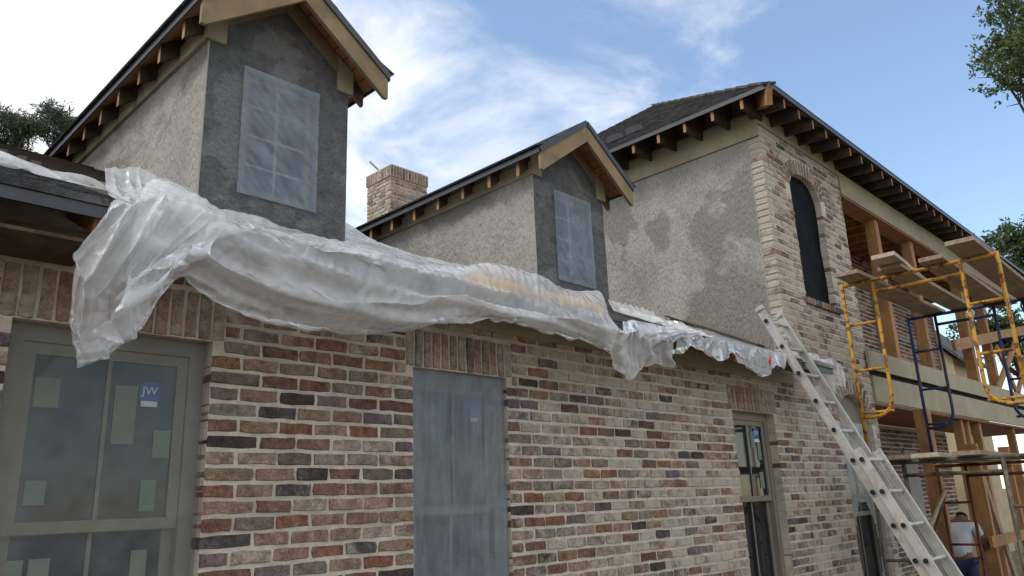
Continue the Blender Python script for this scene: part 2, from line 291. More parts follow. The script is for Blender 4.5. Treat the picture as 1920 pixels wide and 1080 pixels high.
PZ, PX = 0.0784, 0.214     # course height and brick pitch
Z0 = 2.035                 # top of one course, sets the bond
UX, UZ, NF = (1,0,0), (0,0,1), (0,-1,0)
def intervals(x0, x1, z, holes):
    iv = [(x0, x1)]
    for h in holes:
        hx0, hx1, hz0, hz1 = h[:4]
        if z > hz0-0.02 and z < hz1-0.01:
            if len(h) > 4:      # segment-headed opening: narrower near the crown
                zs = h[4]
                if z > zs:
                    t = (z-zs)/(hz1-zs); hw = (hx1-hx0)/2*math.sqrt(max(0, 1-t*t)); c = (hx0+hx1)/2; hx0, hx1 = c-hw, c+hw
            nv = []
            for a, b in iv:
                if hx1 <= a or hx0 >= b: nv.append((a, b)); continue
                if hx0-a > 0.03: nv.append((a, hx0))
                if b-hx1 > 0.03: nv.append((hx1, b))
            iv = nv
    return iv
def course_bricks(x0, x1, z0, z1, holes, sink):
    """calls sink(xa, xb, zlow) for each brick of a running bond"""
    k0 = math.floor((z0-Z0)/PZ); k1 = math.ceil((z1-Z0)/PZ)
    for k in range(k0, k1+1):
        zl = Z0+(k-1)*PZ+0.0095; zc = zl+PZ/2-0.0095
        if zl < z0-0.01 or zl+PZ-0.014 > z1+0.012: continue
        for a, b in intervals(x0, x1, zc, holes):
            g = math.floor(a/PX)*PX+(PX/2 if k % 2 else 0)-PX
            cuts = [a]; x = g
            while x < b-0.05:
                if x > a+0.05: cuts.append(x+rb.uniform(-.009, .009))
                x += PX
            cuts.append(b)
            for i in range(len(cuts)-1):
                xa = cuts[i]+(0.008 if i else 0.0); xb = cuts[i+1]-(0.008 if i < len(cuts)-2 else 0.0)
                if xb-xa > 0.02: sink(xa, xb, zl)

# ------------------------------------------------------------------ ground
g = MB(); GZ = -0.25
g.poly([(-400,-400,GZ),(400,-400,GZ),(400,400,GZ),(-400,400,GZ)])
tag(g.build('ground', 'ground'), kind='structure')

# ------------------------------------------------------------------ the house
house = empty('brick_house', 'brick and stucco house under construction with two dormers and a two storey wing', 'house', loc=(5, 0, GZ))
XT = 8.2; XR = 10.56; ZTOP = 2.90; ZTT = 5.95
W = [(0.79, 1.662, 0.62, 2.487), (2.926, 3.735, 0.62, 2.482), (6.80, 7.66, 0.50, 2.44), (9.33, 10.36, 0.35, 2.80, 2.45)]
TW = (8.90, 9.80, 3.90, 5.60, 5.38)         # arched opening upstairs
LZ = 0.26                                   # soldier course height over the windows
SOLD = [(w[0]-0.06, w[1]+0.06, w[3], w[3]+LZ) for w in W[:3]]
ARCH4 = (W[3][0]-0.12, W[3][1]+0.12, 2.3, 2.98, 2.47); ARCHT = (TW[0]-0.14, TW[1]+0.14, 5.2, 5.80, 5.40)

fw = MB()
def cells(B, x0, x1, z0, z1, holes, y0, y1):
    xs = sorted({x0, x1, *[h[0] for h in holes], *[h[1] for h in holes]}); zs = sorted({z0, z1, *[h[2] for h in holes], *[h[3] for h in holes]})
    xs = [x for x in xs if x0 <= x <= x1]; zs = [z for z in zs if z0 <= z <= z1]
    for i in range(len(xs)-1):
        for k in range(len(zs)-1):
            cx, cz = (xs[i]+xs[i+1])/2, (zs[k]+zs[k+1])/2
            if any(h[0] < cx < h[1] and h[2] < cz < h[3] for h in holes): continue
            B.box((xs[i], y0, zs[k]), (xs[i+1], y1, zs[k+1]))
def arch_fill(B, h, y0, y1, n=10):          # mortar above a curved head
    x0, x1, zs, zt = h[0], h[1], h[4], h[3]; c = (x0+x1)/2; hw = (x1-x0)/2
    for i in range(n):
        xa, xb = x0+(x1-x0)*i/n, x0+(x1-x0)*(i+1)/n
        za, zb = [zs+(zt-zs)*math.sqrt(max(0, 1-((x-c)/hw)**2)) for x in (xa, xb)]
        if min(za, zb) < zt-1e-4: B.hexa([(xa,y0,za),(xb,y0,zb),(xb,y1,zb),(xa,y1,za)], [(xa,y0,zt),(xb,y0,zt),(xb,y1,zt),(xa,y1,zt)])
cells(fw, -4.0, XT, GZ, 3.02, [w[:4] for w in W[:3]], 0.0025, 0.16)
front_wall = fw.build('front_wall', 'mortar', house)
tw = MB()
cells(tw, XT+0.012, XR, GZ, ZTT+0.15, [W[3][:4], TW[:4]], 0.0025, 0.15)
arch_fill(tw, W[3], 0.0025, 0.15); arch_fill(tw, TW, 0.0025, 0.15)
tower_wall = tw.build('wing_front_wall', 'mortar', house)

def smear_at(x, z):
    s = 0.09+0.30*min(1, max(0, (x-1.5)/4.0))
    return s+rb.uniform(-.16, .22)
def rnd_at(x):
    r = rb.random()
    return r
cand = []
course_bricks(-0.6, XT, 0.15, ZTOP, [*W[:3], *[(s[0], s[1], s[2]-.05, s[3]) for s in SOLD]], lambda a, b, z: cand.append((a, b, z)))
near = sorted([c for c in cand if c[0] > 0.5 and c[2] > 1.0], key=lambda c: (max(c[0], 1.6)-0.0)*1.0+abs(c[2]-1.8)*0.5)[:300]
ns = set(near); rest = MB()
for c in cand:
    a, b, z = c; sm = smear_at(a, z)+(0.10 if z > 2.5 else 0)
    if c in ns:
        B = MB(); add_brick(B, (0, 0, 0), UX, UZ, NF, b-a, PZ-0.019, 0.09, rnd=rnd_at(a), sm=sm)
        o = B.build('brick', 'brick', front_wall, attr=True); o.location = (a, 0, z)
    else: add_brick(rest, (a, 0, z), UX, UZ, NF, b-a, PZ-0.019, 0.09, rnd=rnd_at(a), sm=sm)
tag(rest.build('brick_field', 'brick', front_wall, attr=True), kind='stuff')
B = MB()
def tsink(a, b, z): add_brick(B, (a, 0, z), UX, UZ, NF, b-a, PZ-0.019, 0.14 if a < XT+0.05 else 0.1, rnd=rnd_at(a), sm=smear_at(a, z)+0.07+(0.12 if a < XT+.05 else 0))
course_bricks(XT, XR, 0.05, ZTT+0.1, [W[3], TW, ARCH4, ARCHT], tsink)
tag(B.build('brick_field', 'brick', tower_wall, attr=True), kind='stuff')
for s, par in ((SOLD[0], front_wall), (SOLD[1], front_wall), (SOLD[2], front_wall)):
    n = int(round((s[1]-s[0])/0.073)); wd = (s[1]-s[0])/n
    for i in range(n):
        B = MB(); add_brick(B, (0,0,0), UX, UZ, NF, wd-0.012, LZ-0.03, 0.09, rnd=rb.choice([.02,.13,.3,.52,.68,.75,.9]), sm=rb.uniform(.22, .42))
        o = B.build('soldier_brick', 'brick', par, attr=True); o.location = (s[0]+i*wd+.006, 0, s[2]+0.006)
def arch_ring(h, ring, par, n):
    c = (h[0]+h[1])/2; hw = (h[1]-h[0])/2; rise = h[3]-h[4]
    for i in range(n):
        t = math.pi*(1-(i+.5)/n); ca, sa = math.cos(t), math.sin(t)
        p = np.array([c+hw*ca, 0, h[4]+rise*sa]); nd = np.array([ca/hw, 0, sa/rise]); nd /= np.linalg.norm(nd); td = np.array([nd[2], 0, -nd[0]])
        seg = math.pi*((hw+rise)/2)/n
        B = MB(); add_brick(B, p-td*(seg*.46), td, nd, NF, seg*.92, ring, 0.11, rnd=rb.choice([.02,.13,.3,.52,.68,.75]), sm=rb.uniform(.15, .4))
        B.build('arch_brick', 'brick', par, attr=True)
arch_ring(W[3], 0.17, tower_wall, 17); arch_ring(TW, 0.19, tower_wall, 19)
for i in range(12):     # rowlock sill under the arched opening
    B = MB(); add_brick(B, (TW[0]-.06+i*.085, -0.035, TW[2]-.085), UX, UZ, NF, .074, .08, 0.1, rnd=rb.random(), sm=.3)
    B.build('sill_brick', 'brick', tower_wall, attr=True)

# stucco side of the wing
st = MB(); st.box((XT, 0.14, 2.5), (XT+0.12, 7.4, ZTT+.2)); st.build('stucco_side_wall', 'stucco_pale', house)
bk = MB(); bk.box((XT+0.3, 7.2, GZ), (20.5, 7.4, ZTT+.2)); bk.box((-4, 9.6, GZ), (XT+.3, 9.8, 3.0)); bk.box((-4, 0.16, GZ), (-3.85, 9.7, 3.0)); bk.build('rear_wall', 'stucco_pale', house)
boxp('corner_bead', 'panel', house, (XT-0.004, 0.142, 3.0), (XT+0.02, 0.152, ZTT))

# windows -----------------------------------------------------------
def text_mesh(s, size, name, m, parent, mw):
    cu = bpy.data.curves.new(name, 'FONT'); cu.body = s; cu.size = size; cu.align_x = 'CENTER'; cu.align_y = 'CENTER'
    t = bpy.data.objects.new(name, cu); col.objects.link(t); bpy.context.view_layer.update()
    me = bpy.data.meshes.new_from_object(t.evaluated_get(bpy.context.evaluated_depsgraph_get())); bpy.data.objects.remove(t)
    me.materials.append(M_[m]); o = bpy.data.objects.new(name, me); col.objects.link(o); o.parent = parent; o.matrix_local = mw
    return o
def window(w, y, mid, muntin_lower, stickers, logo=None, lab=None):
    x0, x1, z0, z1 = w[:4]; fwid = 0.075
    b = MB()
    for (a, c, d, e) in ((x0-.01, x0+fwid, z0, z1), (x1-fwid, x1+.01, z0, z1), (x0+fwid, x1-fwid, z1-fwid, z1+.01), (x0+fwid, x1-fwid, z0, z0+fwid)):
        b.box((a, y, d), (c, y+.07, e)); 
        b.box((a+(.02 if a < (x0+x1)/2 else -.0) if c-a < .2 else a, y-.012, d), ((c if c-a > .2 else c-.02 if a < (x0+x1)/2 else c-.0), y, e)) if False else None
    fr = b.build('window', 'frame', house)
    if lab: fr['label'] = lab
    ins = x0+fwid+.002, x1-fwid-.002
    def sash(za, zb, yy):
        s = MB(); r = .05
        s.box((ins[0], yy, za), (ins[0]+r, yy+.035, zb)); s.box((ins[1]-r, yy, za), (ins[1], yy+.035, zb))
        s.box((ins[0]+r, yy, za), (ins[1]-r, yy+.035, za+r)); s.box((ins[0]+r, yy, zb-r), (ins[1]-r, yy+.035, zb)); s.build('sash', 'frame', fr)
        boxp('pane', 'glass', fr, (ins[0]+r, yy+.014, za+r), (ins[1]-r, yy+.022, zb-r))
        c = (x0+x1)/2; boxp('muntin', 'frame', fr, (c-.009, yy+.004, za+r), (c+.009, yy+.012, zb-r))
    sash(mid, z1-fwid-.002, y+.012); sash(z0+fwid+.002, mid+.045, y+.05)
    for (sx, sz, sw, sh) in stickers:
        yy = y+.020 if sz > mid else y+.058
        boxp('tape_patch', 'tape', fr, (x0+sx, yy, sz), (x0+sx+sw, yy+.003, sz+sh))
    if logo:
        lx, lz, s = logo; yy = y+.0175
        q = MB(); q.mesh([(lx+a*s, yy, lz+b_*s) for a, b_ in ((-.5,-.35),(-.42,.35),(-.2,.55),(.35,.55),(.5,.3),(.42,-.35))]+[(lx+a*s, yy+.003, lz+b_*s) for a, b_ in ((-.5,-.35),(-.42,.35),(-.2,.55),(.35,.55),(.5,.3),(.42,-.35))], [(0,5,4,3,2,1)]+[(i, (i+1) % 6, (i+1) % 6+6, i+6) for i in range(6)])
        q.build('logo_sticker', 'sticker', fr)
        text_mesh('JW', s*.55, 'logo_lettering', 'white', fr, Matrix.Translation((lx, yy-.002, lz+.12*s)) @ Matrix.Rotation(R_(90), 4, 'X'))
        boxp('logo_strip', 'white', fr, (lx-.38*s, yy-.002, lz-.62*s), (lx+.38*s, yy+.002, lz-.36*s))
    return fr
YW = 0.085
window(W[0], YW, 1.60, True, [(.14,2.13,.10,.13),(.47,1.98,.10,.27),(.66,1.92,.08,.13),(.15,1.72,.08,.1),(.62,1.68,.07,.14),(.1,1.36,.09,.14),(.21,1.36,.08,.14),(.62,1.38,.07,.13)], (1.415, 2.22, .10), 'large sash window behind clear plastic, taped patches on its glass')
window(W[1], YW, 1.60, True, [(.14,2.1,.1,.15)], (3.52, 2.24, .09))
window(W[2], YW, 1.58, True, [(.5,2.1,.09,.16),(.62,1.98,.07,.2),(.6,1.7,.08,.16)], (7.42, 2.23, .12), 'uncovered sash window with a blue sticker')
window((W[3][0], W[3][1], W[3][2], 2.45), YW, 1.35, True, [])
piece('arch_panel', 'frame', house, lambda b: b.mesh([(W[3][0]+(W[3][1]-W[3][0])*i/12, 0.1, 2.45) for i in range(13)]+[(W[3][0]+(W[3][1]-W[3][0])*i/12, 0.1, 2.455+.35*math.sqrt(max(0, 1-(i/6-1)**2))) for i in range(13)], [(i, i+1, i+14, i+13) for i in range(12)]))
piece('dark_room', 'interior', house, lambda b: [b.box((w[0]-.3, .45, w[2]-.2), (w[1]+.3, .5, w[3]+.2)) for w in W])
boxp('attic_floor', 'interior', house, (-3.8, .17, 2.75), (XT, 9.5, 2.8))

# main roof ------------------------------------------------------------
RS = 0.4535; RZ = 3.117; YE = -0.43; YRIDGE = 5.2
def roofz(y): return RZ+RS*y
rn = np.array([0, -RS, 1])/math.hypot(RS, 1)
def rp(x, y, h=0.0): return np.array([x, y, roofz(y)])+rn*h
rm = MB(); rm.hexa([rp(-4.3, YE, -.028), rp(XT, YE, -.028), rp(XT, YRIDGE, -.028), rp(-4.3, YRIDGE, -.028)], [rp(-4.3, YE, -.004), rp(XT, YE, -.004), rp(XT, YRIDGE, -.004), rp(-4.3, YRIDGE, -.004)])
zr = roofz(YRIDGE); rm.hexa([(-4.3, YRIDGE, zr-.03), (XT, YRIDGE, zr-.03), (XT, 10.3, zr-.03-2.3), (-4.3, 10.3, zr-.03-2.3)], [(-4.3, YRIDGE, zr-.004), (XT, YRIDGE, zr-.004), (XT, 10.3, zr-.004-2.3), (-4.3, 10.3, zr-.004-2.3)])
main_roof = rm.build('main_roof', 'felt', house); main_roof['label'] = 'stripped main roof deck with its eave over the brick wall'
# shingle courses left of the near dormer, bare felt strips beside it
y = YE-.02; k = 0
while y < YRIDGE:
    x1 = 1.04 if y < 0.6 else 0.95 if y < 2.2 else 1.75
    x1 += rb.uniform(-.03, .03)
    h = 0.008
    b = MB(); b.hexa([rp(-4.32, y, .0), rp(x1, y, .0), rp(x1, y+.17, .0), rp(-4.32, y+.17, .0)], [rp(-4.32, y, .016), rp(x1, y, .016), rp(x1, y+.17, .005), rp(-4.32, y+.17, .005)])
    b.build('shingle_course', 'shingle', main_roof); y += .14; k += 1
for i, (y, x0, x1) in enumerate([(0.85, 1.0, 1.85), (1.20, 1.0, 1.85), (1.58, .97, 1.85), (2.0, .97, 1.85), (2.45, 1.0, 1.85), (2.95, 1.0, 1.85)]):
    b = MB(); b.hexa([rp(x0, y, 0), rp(x1, y, 0), rp(x1, y+.24, 0), rp(x0, y+.24, 0)], [rp(x0, y, .06), rp(x1, y, .06), rp(x1, y+.24, .05), rp(x0, y+.24, .05)]); b.build('felt_strip', 'felt', main_roof)
    b = MB(); b.beam(rp(x0-.01, y-.02, .018), rp(x1, y-.02, .018), .035, .028, rn); b.build('batten', 'trim', main_roof)
# eave: drip edge, fascia-less rafter tails, soffit opening and frieze board on the brick
b = MB(); b.box((-4.35, YE-.035, roofz(YE)-.088), (XT-.01, YE-.018, roofz(YE)-.036)); b.build('drip_edge', 'metal_dark', main_roof)
for k_ in range(3): boxp('shingle_edge', 'shingle', main_roof, (-4.35, YE-.045+.006*k_, roofz(YE)-.034+.013*k_), (1.03 if k_ else XT-.01, YE+.03, roofz(YE)-.024+.013*k_))
x = -3.9
while x < XT-.05:
    a = (x, YE+.01, roofz(YE)-.085); c = (x, 0.3, roofz(.3)-.085); beamp('rafter_tail', 'wood', main_roof, a, c, .04, .11); x += .405
boxp('frieze_board', 'trim', main_roof, (-4.0, -.022, 2.785), (XT-.005, .006, 2.905))
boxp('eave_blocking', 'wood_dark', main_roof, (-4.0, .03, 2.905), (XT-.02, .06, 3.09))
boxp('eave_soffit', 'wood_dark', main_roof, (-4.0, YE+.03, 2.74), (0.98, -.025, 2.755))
# a hole torn in the roof beside the wing, rubble of mortar along it
piece('roof_hole', 'interior', main_roof, lambda b: b.hexa([rp(XT-.32, 0.35, .001), rp(XT-.002, 0.25, .001), rp(XT-.002, 1.75, .001), rp(XT-.22, 1.7, .001)], [rp(XT-.32, 0.35, .012), rp(XT-.002, 0.25, .012), rp(XT-.002, 1.75, .012), rp(XT-.22, 1.7, .012)]))
for i in range(3): beamp('torn_board', 'wood_dark', main_roof, rp(XT-.45+i*.13, .1+i*.22, .03), rp(XT-.28+i*.12, .9+i*.3, .05), .12, .018, rn)

# dormers ------------------------------------------------------------
def lit_end(o, idx):  # paler wood on the end face, painted as if it catches the light
    o.data.materials.append(M_['wood']); o.data.polygons[idx].material_index = 1; return o
def dormer(x0, x1, dz, lab, win):
    Y = 0.8; ze = 4.66+dz; zw = 4.90+dz-.005; xm = (x0+x1)/2; S = 0.74; OV = .175; YF = Y-.26
    zw = 4.885+dz                                    # underside of the deck at the wall line
    zap = zw+S*(x1-x0)/2
    zb = roofz(Y)-.15
    wx0, wx1, wz0, wz1 = win
    b = MB(); T = .10
    yb = (zw-RZ)/RS+.6
    # front gable with a window opening
    b.box((x0, Y, zb), (wx0, Y+T, zw)); b.box((wx1, Y, zb), (x1, Y+T, zw)); b.box((wx0, Y, zb), (wx1, Y+T, wz0)); b.box((wx0, Y, wz1), (wx1, Y+T, zw))
    b.mesh([(x0,Y,zw),(x1,Y,zw),(xm,Y,zap),(x0,Y+T,zw),(x1,Y+T,zw),(xm,Y+T,zap)], [(0,1,2),(5,4,3),(0,2,5,3),(1,4,5,2)])
    body = b.build('dormer', 'stucco_dark', house); body['label'] = lab
    for xa, xb in ((x0-.004, x0+T), (x1-T, x1+.004)):
        q = MB(); ya = Y+.003; n = 8
        zl = lambda y: roofz(y)-.12
        q.mesh([(xa,ya,zl(ya)),(xb,ya,zl(ya)),(xb,yb,zl(yb)),(xa,yb,zl(yb)),(xa,ya,zw-.0),(xb,ya,zw-.0),(xb,yb,zw-.0),(xa,yb,zw-.0)], [(0,3,2,1),(4,5,6,7),(0,1,5,4),(1,2,6,5),(2,3,7,6),(3,0,4,7)])
        q.build('side_wall', 'stucco_pale', body)
    boxp('corner_bead', 'panel', body, (x0-.007, Y-.004, zb+.1), (x0+.002, Y+.002, ze))
    # roof slopes
    yr = (zap-RZ)/RS+.3
    th = .022
    for sgn, xw in ((-1, x0), (1, x1)):
        xe = xw+sgn*OV; zed = zw-S*OV
        nn = np.array([sgn*S, 0, 1])/math.hypot(S, 1)
        P = lambda x, y, h: np.array([x, y, zed+S*abs(xe-x)])+nn*h
        ys = (YF, yr)
        def slab(B, h0, h1, yy0, yy1, xo=0.0):
            q = [P(xe+sgn*xo, yy0, h0), P(xm, yy0, h0), P(xm, yy1, h0), P(xe+sgn*xo, yy1, h0)]; r = [P(xe+sgn*xo, yy0, h1), P(xm, yy0, h1), P(xm, yy1, h1), P(xe+sgn*xo, yy1, h1)]
            if sgn > 0: q = [q[1], q[0], q[3], q[2]]; r = [r[1], r[0], r[3], r[2]]
            B.hexa(q, r)
        # roof boards (seen from below) one by one across the front overhang, then one sheet behind
        nb_ = 9; L = abs(xm-xe)
        for i in range(nb_):
            q = MB(); xa = xe-sgn*L*i/nb_; xb2 = xe-sgn*L*(i+1)/nb_+sgn*.006
            lo = [P(xa, YF+.02, 0), P(xb2, YF+.02, 0), P(xb2, Y+.0, 0), P(xa, Y+.0, 0)]; hi = [P(xa, YF+.02, th), P(xb2, YF+.02, th), P(xb2, Y, th), P(xa, Y, th)]
            if sgn > 0: lo = [lo[1], lo[0], lo[3], lo[2]]; hi = [hi[1], hi[0], hi[3], hi[2]]
            q.hexa(lo, hi); q.build('soffit_board', 'soffit', body)
        q = MB(); slab(q, 0, th, Y+.001, yr); q.build('roof_deck', 'wood', body)
        q = MB(); nsh = 6
        for i in range(nsh):
            a0 = L*i/nsh; a1 = L*(i+1)/nsh+.02
            e0 = P(xe-sgn*a0+sgn*(.03 if i == 0 else 0), YF-.025, th+.012); e1 = P(xe-sgn*min(a1, L), YF-.025, th+.004)
            f0 = P(xe-sgn*a0+sgn*(.03 if i == 0 else 0), yr, th+.012); f1 = P(xe-sgn*min(a1, L), yr, th+.004)
            l0 = P(xe-sgn*a0+sgn*(.03 if i == 0 else 0), YF-.025, th+.001); l1 = P(xe-sgn*min(a1, L), YF-.025, th+.001); g0 = P(xe-sgn*a0+sgn*(.03 if i == 0 else 0), yr, th+.001); g1 = P(xe-sgn*min(a1, L), yr, th+.001)
            lo = [l0, l1, g1, g0]; hi = [e0, e1, f1, f0]
            if sgn > 0: lo = [l1, l0, g0, g1]; hi = [e1, e0, f0, f1]
            w_ = MB(); w_.hexa(lo, hi); w_.build('shingle_course', 'shingle', body)
        # dark metal edge along rake and eave
        q = MB(); a = P(xe+sgn*.012, YF-.02, th-.022); c = P(xm, YF-.02, th-.022); q.beam(a, c, .012, .05, nn); q.build('rake_edge', 'metal_dark', body)
        q = MB(); a = P(xe+sgn*.012, YF-.012, th-.018); c = P(xe+sgn*.012, yr, th-.018); q.beam(a, c, .012, .055, (0, 0, 1)); q.build('eave_edge', 'metal_dark', body)
        # barge board with plumb cut foot
        hb = .155; y0_, y1_ = YF-.012, YF+.02
        q = MB(); top = [P(xe, 0, -.004), P(xm, 0, -.004)]
        t0, t1 = top; xs = [t0[0], t1[0]]
        pts = [(t0[0], t0[2]), (t1[0], t1[2]), (t1[0], t1[2]-hb*1.24), (t0[0]-sgn*.03, t0[2]-hb*1.24+.02), (t0[0], t0[2]-hb*1.10)]
        if sgn < 0: pts = pts[::-1]
        k = len(pts); q.mesh([(p[0], y0_, p[1]) for p in pts]+[(p[0], y1_, p[1]) for p in pts], [tuple(range(k))[::-1], tuple(range(k, 2*k))]+[(i, (i+1) % k, (i+1) % k+k, i+k) for i in range(k)])
        q.build('barge_board', 'barge', body)
        # rafter tails: shade painted into the sides, paler lit end towards the eave
        yy = Y+.02; i = 0
        while yy < (zed-RZ)/RS+.1:
            a = P(xe-sgn*.012, yy, -.055); c = P(xw-sgn*.06, yy, -.055)
            q = MB(); hh = .105; up = np.array([0, 0, 1.0])
            jt = rb.uniform(-.012, .014); v0 = [(xe-sgn*(.012+abs(jt)), zed-.002), (xw-sgn*.05, zw+S*.05-.004), (xw-sgn*.05, zw-.14), (xw+sgn*.03, zw-.165), (xe-sgn*(.012+abs(jt)), zed-.135+jt)]
            if sgn > 0: v0 = v0[::-1]
            k = len(v0); q.mesh([(p[0], yy, p[1]) for p in v0]+[(p[0], yy+.04, p[1]) for p in v0], [tuple(range(k)), tuple(range(k, 2*k))[::-1]]+[(i_, i_+k, (i_+1) % k+k, (i_+1) % k) for i_ in range(k)])
            lit_end(q.build('rafter_tail', 'tail', body), 6 if sgn < 0 else 2); yy += .388; i += 1
            bf = MB(); hb_ = rb.uniform(.04, .10); bf.mesh([(xw-sgn*.012, yy-.34, ze+.13), (xw-sgn*.012, yy-.0, ze+.13), (xw-sgn*.012, yy-.02, ze+.13+hb_), (xw-sgn*.012, yy-.2, ze+.13+hb_*.6), (xw-sgn*.012, yy-.33, ze+.13+hb_*1.2)], [(0,1,2,3,4)]); bf.build('paper_baffle', 'white', body)
        # frieze board on the side wall
        xa, xb = (xw-.03, xw-.005) if sgn < 0 else (xw+.005, xw+.03)
        yf1 = (ze+.14-RZ)/RS
        q = MB(); q.box((xa, Y-.015, ze), (xb, yf1, ze+.135)); q.build('frieze_board', 'trim', body)
        # corner board and rake frieze on the gable
        cx = (x0-.028, x0+.105) if sgn < 0 else (x1-.105, x1+.028)
        zt = lambda x: zw+S*min(x-x0, x1-x)-.02
        q = MB(); q.hexa([(cx[0], Y-.028, ze), (cx[1], Y-.028, ze), (cx[1], Y-.003, ze), (cx[0], Y-.003, ze)], [(cx[0], Y-.028, zt(cx[0])), (cx[1], Y-.028, zt(cx[1])), (cx[1], Y-.003, zt(cx[1])), (cx[0], Y-.003, zt(cx[0]))]); q.build('corner_board', 'trim', body)
        xi = cx[1] if sgn < 0 else cx[0]
        q = MB(); lo = [(xi, zt(xi)-.13), (xm, zt(xm)-.13), (xm, zt(xm)), (xi, zt(xi))]
        if sgn > 0: lo = [lo[1], lo[0], lo[3], lo[2]]
        q.mesh([(p[0], Y-.022, p[1]) for p in lo]+[(p[0], Y-.003, p[1]) for p in lo], [(0,1,2,3),(7,6,5,4),(0,4,5,1),(1,5,6,2),(2,6,7,3),(3,7,4,0)]); q.build('rake_frieze', 'barge', body)
    # window
    q = MB(); r = .045
    for bx in ((wx0, wx0+r, wz0, wz1), (wx1-r, wx1, wz0, wz1), (wx0+r, wx1-r, wz0, wz0+r), (wx0+r, wx1-r, wz1-r, wz1)): q.box((bx[0], Y+.04, bx[2]), (bx[1], Y+.09, bx[3]))
    fr = q.build('dormer_window', 'frame', house)
    boxp('pane', 'glass', fr, (wx0+r, Y+.065, wz0+r), (wx1-r, Y+.072, wz1-r))
    c = (wx0+wx1)/2; boxp('muntin', 'panel', fr, (c-.01, Y+.05, wz0+r), (c+.01, Y+.064, wz1-r))
    for i in (1, 2, 3):
        z = wz0+(wz1-wz0)*i/4; boxp('muntin', 'panel', fr, (wx0+r, Y+.052, z-.008), (wx1-r, Y+.063, z+.008))
    boxp('tape_patch', 'tape', fr, (c+.06, Y+.06, wz1-.28), (c+.2, Y+.064, wz1-.12))
    return body
M_['tail'] = mat('shaded_rafter_wood', (0.05, 0.034, 0.025), 0.85, 0.5, 9, 0.4, 30, stain=(0.10, 0.06, 0.035), sscale=5, samt=0.6)  # near-black base puts the shade on the tail sides into the colour
dormer(1.857, 2.94, 0.03, 'near dormer with grey stucco front and pale stucco side', (2.125, 2.66, 3.69, 4.57))
dormer(4.99, 6.05, -0.03, 'far dormer with grey stucco front beside the two storey wing', (5.29, 5.80, 3.67, 4.53))

# wing roof ------------------------------------------------------------
EX, EY, EZ = 7.77, -0.39, 6.176
d = ray(1228, 197); t = ((EX-EY)-(C[0]-C[1]))/(d[0]-d[1]); PK = C+d*t; SW = (PK[2]-EZ)/(PK[0]-EX)
XRE = 21.0; YB = 2*PK[1]-EY; PK2 = np.array([XRE-(PK[0]-EX), PK[1], PK[2]])
b = MB(); A = (EX, EY, EZ-.03); Bc = (XRE, EY, EZ-.03); Cc = (XRE, YB, EZ-.03); Dd = (EX, YB, EZ-.03); p1 = PK-[0,0,.03]; p2 = PK2-[0,0,.03]
b.mesh([A, Bc, Cc, Dd, p1, p2], [(0,1,5,4), (1,2,5), (2,3,4,5), (3,0,4)])
b.mesh([np.array(q)-[0,0,.03] for q in (A, Bc, Cc, Dd, p1, p2)], [(4,5,1,0), (5,2,1), (5,4,3,2), (4,0,3)])
wing_roof = b.build('wing_roof', 'deck', house); wing_roof['label'] = 'hipped shingle roof of the two storey wing'
ln = np.array([-SW, 0, 1])/math.hypot(SW, 1); fn = np.array([0, -SW, 1])/math.hypot(SW, 1)
nrow = 36; run = PK[0]-EX
for i in range(nrow):
    a0 = run*i/nrow; a1 = run*(i+1)/nrow+.012
    for side in (0, 1):
        def P(a, s, h):
            if side == 0:
                yb0, yb1 = EY+a-.015, YB-a
                return np.array([EX+a-.02, yb0+(yb1-yb0)*s, EZ+SW*a-.03])+ln*h
            xb0, xb1 = EX+a-.015, XRE-a
            return np.array([xb0+(xb1-xb0)*s, EY+a-.02, EZ+SW*a-.03])+fn*h
        a1c = min(a1, run-.001); w_ = MB()
        lo = [P(a0,0,.002), P(a0,1,.002), P(a1c,1,.002), P(a1c,0,.002)]; hi = [P(a0,0,.03), P(a0,1,.03), P(a1c,1,.012), P(a1c,0,.012)]
        if side == 0: lo = lo[::-1]; hi = hi[::-1]
        w_.hexa(lo, hi); w_.build('shingle_course', 'shingle', wing_roof)
hp = [np.array([EX-.02, EY-.02, EZ-.02])+np.array([1, 1, SW])*k for k in np.linspace(0, run, 14)]
for i in range(13):
    q = MB(); q.beam(hp[i], hp[i+1]+np.array([0,0,.012]), .16, .03); q.build('hip_cap', 'shingle', wing_roof)
q = MB(); q.beam((EX-.022, EY-.02, EZ-.035), (EX-.022, YB, EZ-.035), .012, .07); q.beam((EX-.02, EY-.024, EZ-.035), (XRE, EY-.024, EZ-.035), .012, .07); q.build('drip_edge', 'metal_dark', wing_roof)
y = -0.06
while y < 6.5:
    q = MB(); pts = [(EX+.0, EZ-.07), (XT+.05, EZ+SW*(XT+.05-EX)-.07), (XT+.05, 6.0), (XT-.0, 6.0), (EX, EZ-.19)]
    k = 5; q.mesh([(p[0], y, p[1]) for p in pts]+[(p[0], y+.04, p[1]) for p in pts], [tuple(range(k)), tuple(range(k, 2*k))[::-1]]+[(i, i+k, (i+1) % k+k, (i+1) % k) for i in range(k)])
    lit_end(q.build('rafter_tail', 'tail', wing_roof), 6); y += .388
x = 8.12
while x < XRE-.3:
    q = MB(); pts = [(EY, EZ-.07), (.06, EZ+SW*(.06-EY)-.07), (.06, 6.02), (0.0, 6.02), (EY, EZ-.19)]
    k = 5; q.mesh([(x, p[0], p[1]) for p in pts]+[(x+.04, p[0], p[1]) for p in pts], [tuple(range(k)), tuple(range(k, 2*k))[::-1]]+[(i, i+k, (i+1) % k+k, (i+1) % k) for i in range(k)])
    lit_end(q.build('rafter_tail', 'tail', wing_roof), 6); x += .39
beamp('hip_rafter', 'wood', wing_roof, (EX+.01, EY+.01, EZ-.16), (XT+.15, .1, EZ-.16+SW*.4), .07, .2)
